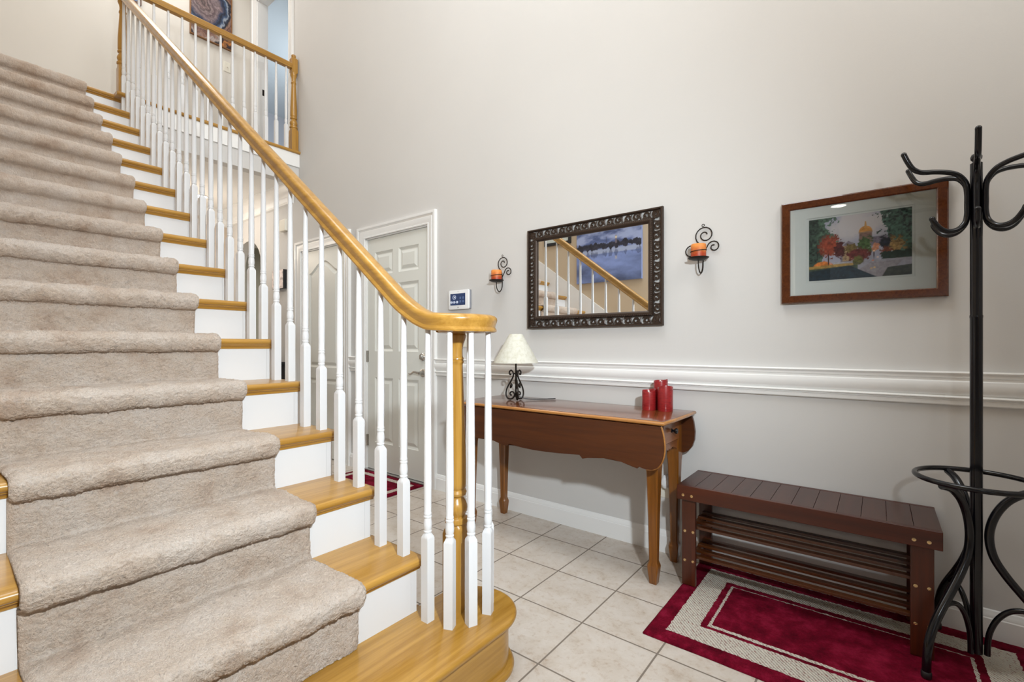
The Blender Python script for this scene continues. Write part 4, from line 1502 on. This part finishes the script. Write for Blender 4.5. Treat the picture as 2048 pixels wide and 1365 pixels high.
# ------------------------------------------------------------------ three red candles on the table
m, nt, b = newmat('red_wax')
nz = N(nt, 'ShaderNodeTexNoise', Scale=1.0, Detail=5.0, Roughness=0.7)
nt.links.new(coords(nt, (40, 40, 160)), nz.inputs['Vector'])
r = ramp(nt, nz.outputs['Fac'], [(0.3, (0.17, 0.006, 0.008)), (0.65, (0.33, 0.018, 0.02))])
nt.links.new(r.outputs['Color'], b.inputs['Base Color'])
b.inputs['Roughness'].default_value = 0.3
b.inputs['Coat Weight'].default_value = 0.3
redwax = m
flame_mat = plain('pale_flame_tip', (0.8, 0.72, 0.62), 0.4)


def pillar(cx, cy, R, h, ph, label):
    c = thing('pillar_candle', label, 'candle', (cx, cy, tz), 'red candles on the console table')
    bm = B()
    seg = 32
    wav = lambda t: 0.006 * math.sin(t + ph) + 0.003 * math.sin(2 * t + ph * 2)
    loops = []
    for r, z, w in ((R * 0.96, 0.0, 0), (R, 0.003, 0), (R, h * 0.5, 0), (R, h - 0.006, 1), (R * 0.97, h, 1), (R * 0.90, h - 0.001, 1), (R * 0.86, h - 0.008, 1), (R * 0.80, h - 0.020, 0), (0.003, h - 0.024, 0)):
        loops.append([(cx + r * math.cos(2 * PI * k / seg), cy + r * math.sin(2 * PI * k / seg), tz + z + w * wav(2 * PI * k / seg)) for k in range(seg)])
    loft(bm, loops)
    obj('wax', bm, redwax, c, 40)
    bm = B()
    lathe(bm, [(0.0, tz + h - 0.026), (0.003, tz + h - 0.024), (0.0042, tz + h - 0.012), (0.002, tz + h - 0.002), (0.0, tz + h)], cx, cy, 10)
    obj('flame_tip', bm, flame_mat, c, 60)


pillar(-0.931, 2.340, 0.0345, 0.102, 0.3, 'shortest red pillar candle, left one on the console table')
pillar(-0.850, 2.352, 0.0375, 0.124, 2.2, 'middle-height red candle, nearest the table end')
pillar(-0.896, 2.412, 0.0360, 0.150, 1.0, 'tallest red candle, behind the other two on the table')

# ------------------------------------------------------------------ shoe bench
ben = thing('shoe_bench', 'dark mahogany slatted shoe bench with two shelves standing on the red rug', 'bench', (-0.28, 2.33, 0.014))
bx0, bx1, by0, by1, bz = -0.728, 0.176, 2.163, 2.486, 0.4725
RZ = 0.0156
bm = B()
nb = 12
wb = (bx1 - bx0) / nb
for i in range(nb):
    a = bx0 + i * wb
    bm2 = box(bm, (a + 0.0006, by0 + 0.020, bz - 0.018), (a + wb - 0.0006, by1 - 0.02, bz))
obj('seat', bm, benchY, ben, None, 0.0012)
for y0, y1, nm in ((by0, by0 + 0.020, 'front'), (by1 - 0.02, by1, 'back')):
    ap = boxobj('apron', (bx0, y0, 0.408), (bx1, y1, bz + 0.0005), benchX, ben, 0.002)
    if nm == 'front':
        front_apron = ap
boxobj('end_apron', (bx0, by0 + 0.020, 0.408), (bx0 + 0.02, by1 - 0.02, bz - 0.018), benchY, ben, 0.001)
boxobj('end_apron', (bx1 - 0.02, by0 + 0.020, 0.408), (bx1, by1 - 0.02, bz - 0.018), benchY, ben, 0.001)
legs_ = {}
for x0, x1, k in ((-0.712, -0.652, 'l'), (0.091, 0.155, 'r')):
    for y0, y1, f in ((2.1835, 2.2035, 'f'), (2.446, 2.466, 'b')):
        legs_[k + f] = boxobj('leg', (x0, y0, RZ), (x1, y1, 0.455), benchZ, ben, 0.002)


def bolt(parent, x, y, z):
    bm = B()
    M = Matrix.Translation((x, y, z)) @ Matrix.Rotation(PI / 2, 4, 'X')
    lathe(bm, [(0.0, 0.0), (0.0065, 0.0), (0.0062, 0.0015), (0.0030, 0.0020), (0.0025, 0.0008), (0.0, 0.0008)], 0, 0, 14, M)
    obj('bolt', bm, brass, parent, 40)


for x in (-0.700, -0.662, 0.100, 0.140):
    bolt(front_apron, x, by0, 0.431)
for x, k in ((-0.698, 'lf'), (-0.662, 'lf'), (0.105, 'rf'), (0.142, 'rf')):
    for z in (0.262, 0.128):
        bolt(legs_[k], x, 2.1835, z)
for zt_ in (0.283, 0.148):
    bm = B()
    for i in range(4):
        y = 2.206 + i * 0.071
        box(bm, (-0.690, y, zt_ - 0.012), (0.133, y + 0.028, zt_))
    for x in (-0.684, 0.110):
        box(bm, (x - 0.01, 2.2036, zt_ - 0.042), (x + 0.012, 2.4459, zt_ - 0.0122))
    obj('shelf', bm, benchS, ben, None, 0.0015)

# ------------------------------------------------------------------ coat rack
RX, RY = 0.2655, 2.24
rack = thing('coat_rack', 'tall glossy black metal coat rack standing on the red rug', 'coat rack', (RX, RY, 0.014))
bm = B()
lathe(bm, [(0.0, 0.062), (0.0165, 0.062), (0.0165, 1.205), (0.0172, 1.208), (0.0172, 1.214), (0.0160, 1.217), (0.0160, 1.735), (0.012, 1.738), (0.0, 1.738)], RX, RY, 28)
obj('pole', bm, black_gloss, rack, 40)
bm = B()
lathe(bm, [(0.0, 1.736), (0.010, 1.738), (0.009, 1.742), (0.0145, 1.749), (0.0155, 1.757), (0.012, 1.766), (0.0, 1.770)], RX, RY, 20)
obj('finial', bm, black_gloss, rack, 60)
bm = B()
tube(bm, [(RX + 0.160 * math.cos(q), RY + 0.160 * math.sin(q), 0.652) for q in [2 * PI * i / 56 for i in range(56)]], 0.0090, 12, True)
obj('umbrella_ring', bm, black_gloss, rack, 60)


def radial(az, prof, n=6):
    a = math.radians(az)
    return smoothpath([(RX + r * math.cos(a), RY + r * math.sin(a), z) for r, z in prof], n)


for az in (-128, -8, 112):
    bm = B()
    tube(bm, radial(az, [(0.157, 0.643), (0.112, 0.628), (0.072, 0.592), (0.043, 0.535), (0.031, 0.470), (0.040, 0.405), (0.068, 0.350), (0.110, 0.292), (0.152, 0.240), (0.188, 0.190), (0.212, 0.138), (0.223, 0.085), (0.226, 0.030)]), 0.0125, 12)
    lg = obj('leg', bm, black_gloss, rack, 60)
    a = math.radians(az)
    bm = B()
    lathe(bm, [(0.0, 0.0156), (0.0135, 0.0156), (0.0145, 0.019), (0.0145, 0.034), (0.012, 0.037), (0.0, 0.037)], RX + 0.226 * math.cos(a), RY + 0.226 * math.sin(a), 16)
    obj('rubber_foot', bm, blackframe, lg, 40)
    bm = B()
    tube(bm, radial(az, [(0.214, 0.120), (0.196, 0.178), (0.165, 0.225), (0.124, 0.246), (0.084, 0.236), (0.053, 0.200), (0.034, 0.150), (0.0275, 0.105), (0.0265, 0.064)]), 0.0085, 10)
    obj('brace', bm, black_gloss, rack, 60)
for k in range(6):
    az = -95.5 + 60 * k
    bm = B()
    tube(bm, radial(az, [(0.212, 1.783), (0.200, 1.756), (0.184, 1.731), (0.160, 1.718), (0.120, 1.716), (0.082, 1.711), (0.052, 1.699), (0.031, 1.672), (0.0255, 1.640), (0.0255, 1.600), (0.0255, 1.566), (0.032, 1.535), (0.053, 1.512), (0.080, 1.507), (0.104, 1.518), (0.122, 1.541), (0.127, 1.552)]), 0.0085, 10)
    hk = obj('hook', bm, black_gloss, rack, 60)
    a = math.radians(az)
    bm = B()
    for r, z in ((0.2125, 1.784), (0.1275, 1.553)):
        bmesh.ops.create_uvsphere(bm, u_segments=10, v_segments=8, radius=0.0088, matrix=Matrix.Translation((RX + r * math.cos(a), RY + r * math.sin(a), z)))
    obj('tip', bm, black_gloss, hk, 60)

# ------------------------------------------------------------------ rugs


def rug(name, label, cx, cy, hx, hy, hgt, stops, cat, res):
    nx, ny_ = int(2 * hx / res), int(2 * hy / res)
    mat = rug_mat(name + '_pile', hx, hy, stops)
    V, F = [], []
    r_ = random.Random(9)
    for i in range(nx + 1):
        for j in range(ny_ + 1):
            x, y = -hx + 2 * hx * i / nx, -hy + 2 * hy * j / ny_
            d = min(hx - abs(x), hy - abs(y))
            z = hgt
            for k, (dd, cream) in enumerate(stops):
                if d >= dd:
                    low = cream
            z -= 0.0028 if low else 0
            z += 0.0012 * noise.noise(Vector((x * 60, y * 60, 0))) + r_.uniform(-0.0006, 0.0006)
            if d < 0.004:
                z = hgt * 0.55
            wob = 0.0025 * noise.noise(Vector((x * 9, y * 9, 3.0))) if d < 0.02 else 0
            V.append((x + wob, y + wob, z))
    for i in range(nx):
        for j in range(ny_):
            a = i * (ny_ + 1) + j
            F.append((a, a + ny_ + 1, a + ny_ + 2, a + 1))
    ring = [i * (ny_ + 1) for i in range(nx + 1)] + [nx * (ny_ + 1) + j for j in range(1, ny_ + 1)] + [i * (ny_ + 1) + ny_ for i in range(nx - 1, -1, -1)] + [j for j in range(ny_ - 1, 0, -1)]
    b0 = len(V)
    for q in ring:
        V.append((V[q][0], V[q][1], 0.001))
    n = len(ring)
    for k in range(n):
        F.append((ring[(k + 1) % n], ring[k], b0 + k, b0 + (k + 1) % n))
    me = bpy.data.meshes.new(name)
    me.from_pydata(V, [], F)
    o = link(name, me, mat, None, 180)
    o.location = (cx, cy, 0)
    tag(o, label, cat)
    return o


rug('entry_rug', 'burgundy rug with a wide cream border under the bench and coat rack', -0.1295, 2.1120, 0.5845, 0.3790, 0.0135, [(0.0, False), (0.066, True), (0.162, False), (0.186, True), (0.1985, False)], 'rug', 0.006)
rug('door_mat', 'small burgundy and cream mat in front of the entry door', -3.225, 2.295, 0.405, 0.183, 0.012, [(0.0, False), (0.045, True), (0.095, False)], 'mat', 0.009)

# ------------------------------------------------------------------ wall devices
kp = thing('alarm_keypad', 'white alarm keypad with dark blue touch screen beside the entry door', 'keypad', (-2.43, YN, 1.45))
kx0, kx1, kz0, kz1 = -2.540, -2.330, 1.3785, 1.5215
kpo = []
for cx, cz, a0 in ((kx1 - 0.012, kz1 - 0.012, 0), (kx0 + 0.012, kz1 - 0.012, 90), (kx0 + 0.012, kz0 + 0.012, 180), (kx1 - 0.012, kz0 + 0.012, 270)):
    kpo += [(cx + 0.012 * math.cos(math.radians(a0 + 18 * q)), cz + 0.012 * math.sin(math.radians(a0 + 18 * q))) for q in range(6)]
kcx, kcz = (kx0 + kx1) / 2, (kz0 + kz1) / 2
bm = B()
loft(bm, [[(kcx + (x - kcx) * f, y, kcz + (z - kcz) * f) for x, z in kpo] for y, f in ((YN - 0.010, 0.99), (YN - 0.013, 1.0), (YN - 0.021, 1.0), (YN - 0.0235, 0.985), (YN - 0.024, 0.97))])
body = obj('body', bm, plastic, kp, 40)
boxobj('back_plate', (kx0 + 0.004, YN - 0.0105, kz0 + 0.002), (kx1 + 0.006, YN - 0.0005, kz1 - 0.002), plain('grey_plastic', (0.25, 0.26, 0.29), 0.4), kp, 0.002)
scr = boxobj('screen', (kx0 + 0.024, YN - 0.0252, kz0 + 0.031), (kx1 - 0.034, YN - 0.0236, kz1 - 0.026), emissive('keypad_screen', (0.012, 0.026, 0.075), 0.6), kp)
icon = emissive('keypad_icons', (0.75, 0.80, 0.90), 0.9)
dim = emissive('keypad_dim_icons', (0.05, 0.08, 0.16), 0.7)
yk = YN - 0.0257
for cx, cz, rr_ in ((-2.474, 1.468, 0.0150), (-2.503, 1.432, 0.0088), (-2.474, 1.432, 0.0088), (-2.445, 1.432, 0.0088)):
    bm = B()
    tube(bm, [(cx + rr_ * math.cos(q), yk, cz + rr_ * math.sin(q)) for q in [2 * PI * i / 24 for i in range(24)]], 0.0010, 6, True, flat=(0.0014, 0.0005))
    box(bm, (cx - rr_ * 0.16, yk - 0.0004, cz - rr_ * 0.4), (cx + rr_ * 0.16, yk + 0.0004, cz + rr_ * 0.4))
    obj('icon', bm, icon, scr)
for cx in (-2.413, -2.384):
    for cz in (1.462, 1.436):
        obj('menu_tile', box(B(), (cx - 0.008, yk - 0.0003, cz - 0.008), (cx + 0.008, yk + 0.0003, cz + 0.008)), dim, scr)
bm = B()
M = Matrix.Translation((-2.437, YN - 0.024, kz0 + 0.015)) @ Matrix.Rotation(PI / 2, 4, 'X')
lathe(bm, [(0, 0), (0.0055, 0), (0.0055, 0.0008), (0, 0.001)], 0, 0, 16, M)
obj('home_button', bm, plain('button_grey', (0.30, 0.30, 0.32), 0.4), kp)
bm = B()
M = Matrix.Translation((-2.437, YN - 0.024, kz1 - 0.012)) @ Matrix.Rotation(PI / 2, 4, 'X')
lathe(bm, [(0, 0), (0.0025, 0), (0.0025, 0.0006), (0, 0.0007)], 0, 0, 12, M)
obj('sensor', bm, plain('sensor_grey', (0.2, 0.2, 0.22), 0.4), kp)


def switchplate(label, cx, cz, M, group='white switch plates'):
    t = thing('light_switch', label, 'light switch', tuple(M @ Vector((cx, 0, cz))))
    bm = B()
    w, h = 0.036, 0.058
    loops = []
    for ins, y in ((0, 0.0005), (0, 0.003), (0.003, 0.0055)):
        loops.append([M @ Vector(p) for p in ((cx - w + ins, -y, cz - h + ins), (cx + w - ins, -y, cz - h + ins), (cx + w - ins, -y, cz + h - ins), (cx - w + ins, -y, cz + h - ins))])
    loft(bm, loops)
    obj('plate', bm, plastic_cream, t, 30)
    bm = box(B(), (cx - 0.005, -0.015, cz - 0.004), (cx + 0.005, -0.005, cz + 0.010), M)
    obj('toggle', bm, plastic_cream, t)


switchplate('white light switch below the alarm keypad, behind the newel post', -2.402, 1.158, Matrix.Translation((0, YN, 0)))
switchplate('ivory light switch on the upstairs wall under the agate picture', 2.246, 4.343, Matrix.Translation((XW2, 0, 0)) @ Matrix.Rotation(PI / 2, 4, 'Z'))

pg = thing('air_freshener', 'small white plug-in device in the outlet behind the table leg', 'plug-in', (-0.89, YN, 0.38))
bm = box(B(), (-0.935, YN - 0.006, 0.293), (-0.865, YN - 0.0005, 0.408))
obj('outlet_plate', bm, plastic_cream, pg, None, 0.002)
bm = B()
loft(bm, [[(-0.892 + r * 0.62 * math.cos(q), y, 0.385 + r * math.sin(q)) for q in [2 * PI * i / 24 for i in range(24)]] for r, y in ((0.030, YN - 0.007), (0.036, YN - 0.012), (0.036, YN - 0.034), (0.028, YN - 0.042), (0.012, YN - 0.045))])
obj('body', bm, plastic, pg, 40)

# ------------------------------------------------------------------ upstairs art
art = thing('agate_artwork', 'large artwork of concentric brown and navy agate bands, upstairs wall', 'picture', (XW2, 2.08, 4.85))
ay0, ay1, az0, az1 = 1.876, 2.286, 4.545, 5.165
ax = XW2 + 0.001
bm = casing_x(B(), [(-0.002, 0), (-0.002, 0.028), (0.006, 0.028), (0.006, 0)], ay0, ay1, az0, az1, ax, 1)
obj('frame', bm, plain('thin_wood_frame', (0.22, 0.10, 0.03), 0.4), art)
boxobj('backing', (ax, ay0, az0), (ax + 0.018, ay1, az1), blackframe, art)
painted('picture', agate_scene(), lambda u, v: (ax + 0.0195, ay0 + (ay1 - ay0) * u, az0 + (az1 - az0) * v), canvas_mat, art)
sp = thing('framed_picture', 'small blue picture on the upstairs wall near the top newel', 'picture', (XW2, 1.30, 4.80))
bm = casing_x(B(), [(0, 0), (0, 0.018), (0.022, 0.018), (0.022, 0)], 1.17, 1.42, 4.61, 4.96, ax, 1)
obj('frame', bm, plain('dark_wood_frame', (0.10, 0.045, 0.025), 0.4), sp)
boxobj('picture', (ax, 1.17, 4.61), (ax + 0.010, 1.42, 4.96), plain('blue_print', (0.10, 0.17, 0.32), 0.5), sp)

# lower hall: canvas, chime box, console with vase, ceiling downlight
hc = thing('hall_canvas', 'small dark-edged canvas on the hall wall left of the closet door', 'picture', (-5.165, YN, 1.83))
boxobj('stretcher', (-5.285, YN - 0.045, 1.732), (-5.040, YN - 0.0005, 1.936), blackframe, hc, 0.001)
rngc = fbm(40, 40, 6, 6, 91, 3)
imgc = np.clip(lin((226, 212, 208)) * (0.55 + 0.9 * rngc[..., None]), 0, 1)
painted('picture', imgc, lambda u, v: (-5.284 + 0.243 * u, YN - 0.0456, 1.733 + 0.202 * v), canvas_mat, hc)
ch = obj('door_chime', box(B(), (-5.125, YN - 0.050, 2.345), (-4.990, YN - 0.0005, 2.470)), plastic_cream, None, None, 0.008)
tag(ch, 'ivory door chime box high on the hall wall above the canvas', 'door chime')
cs = thing('hall_console', 'dark narrow console table in the hall beyond the stair balusters', 'table', (-5.10, 2.32, 0))
boxobj('tabletop', (-5.40, 2.20, 0.905), (-4.98, 2.485, 0.935), blackframe, cs, 0.003)
boxobj('cabinet', (-5.38, 2.215, 0.10), (-5.00, 2.475, 0.905), plain('dark_cabinet', (0.012, 0.010, 0.010), 0.4), cs, 0.003)
for x in (-5.37, -5.03):
    for y in (2.23, 2.45):
        boxobj('leg', (x - 0.012, y - 0.012, 0), (x + 0.012, y + 0.012, 0.10), blackframe, cs)
vz = thing('glass_vase', 'clear silvery glass vase on the dark hall console', 'vase', (-5.06, 2.33, 0.935))
bm = B()
lathe(bm, [(0.0, 0.936), (0.035, 0.936), (0.040, 0.95), (0.047, 1.02), (0.040, 1.10), (0.032, 1.13), (0.038, 1.15), (0.036, 1.15), (0.029, 1.13), (0.036, 1.10), (0.043, 1.02), (0.036, 0.955), (0.0, 0.950)], -5.06, 2.33, 24)
obj('vessel', bm, plain('silvered_glass', (0.75, 0.77, 0.78), 0.08, 0.85), vz, 40)
bm = B()
for k in range(6):
    a = k * 1.05
    tube(bm, smoothpath([(-5.06 + 0.005 * math.cos(a), 2.33 + 0.005 * math.sin(a), 0.96), (-5.06 + 0.02 * math.cos(a), 2.33 + 0.02 * math.sin(a), 1.12), (-5.06 + 0.05 * math.cos(a), 2.33 + 0.05 * math.sin(a), 1.26)], 4), 0.0025, 6)
obj('twigs', bm, plain('pale_twigs', (0.55, 0.50, 0.42), 0.7), vz)

glow = emissive('lit_diffuser', (1.0, 0.95, 0.86), 14.0)


def downlight(cx, cy, zc, R, label):
    t = thing('recessed_light', label, 'ceiling light', (cx, cy, zc))
    bm = B()
    lathe(bm, [(R, zc - 0.0005), (R + 0.018, zc - 0.0005), (R + 0.018, zc - 0.004), (R + 0.012, zc - 0.007), (R, zc - 0.004)], cx, cy, 32)
    for f in [f for f in bm.faces if len(f.verts) > 4]:
        bm.faces.remove(f)
    obj('trim_ring', bm, white, t, 40)
    bm = B()
    lathe(bm, [(0.0, zc - 0.0012), (R, zc - 0.0012), (R, zc - 0.0020), (0.0, zc - 0.0020)], cx, cy, 32)
    obj('diffuser', bm, glow, t)


downlight(-6.10, 2.03, ZL, 0.062, 'lit recessed downlight in the lower hall ceiling behind the balusters')
downlight(-0.36, -1.68, 2.74, 0.075, 'lit recessed downlight reflected in the picture glass')

# pictures on the stair wall, seen in the mirror
lk = thing('lake_canvas', 'large blue canvas of a misty lake and tree line, reflected in the mirror', 'picture', (-2.5, YS, 2.3))
cx0, cx1, cz0, cz1 = -2.915, -2.085, 1.866, 2.77
boxobj('stretcher', (cx0, YS + 0.0005, cz0), (cx1, YS + 0.034, cz1), plain('canvas_edge', (0.22, 0.27, 0.48), 0.6), lk)
painted('picture', lake_scene(), lambda u, v: (cx0 + (cx1 - cx0) * u, YS + 0.0345, cz0 + (cz1 - cz0) * v), canvas_mat, lk)
bp = thing('black_framed_picture', 'black framed picture on the stair wall, reflected in the mirror', 'picture', (-3.2, YS, 2.6))
bm = B()
casing(bm, [(0, 0), (0, -0.022), (0.035, -0.022), (0.035, 0)], -3.37, -3.045, 2.425, 2.83, YS + 0.0005, open_bottom=False)
obj('frame', bm, blackframe, bp)
boxobj('print', (-3.372, YS + 0.0005, 2.423), (-3.043, YS + 0.010, 2.832), plain('pale_print', (0.62, 0.66, 0.60), 0.7), bp)
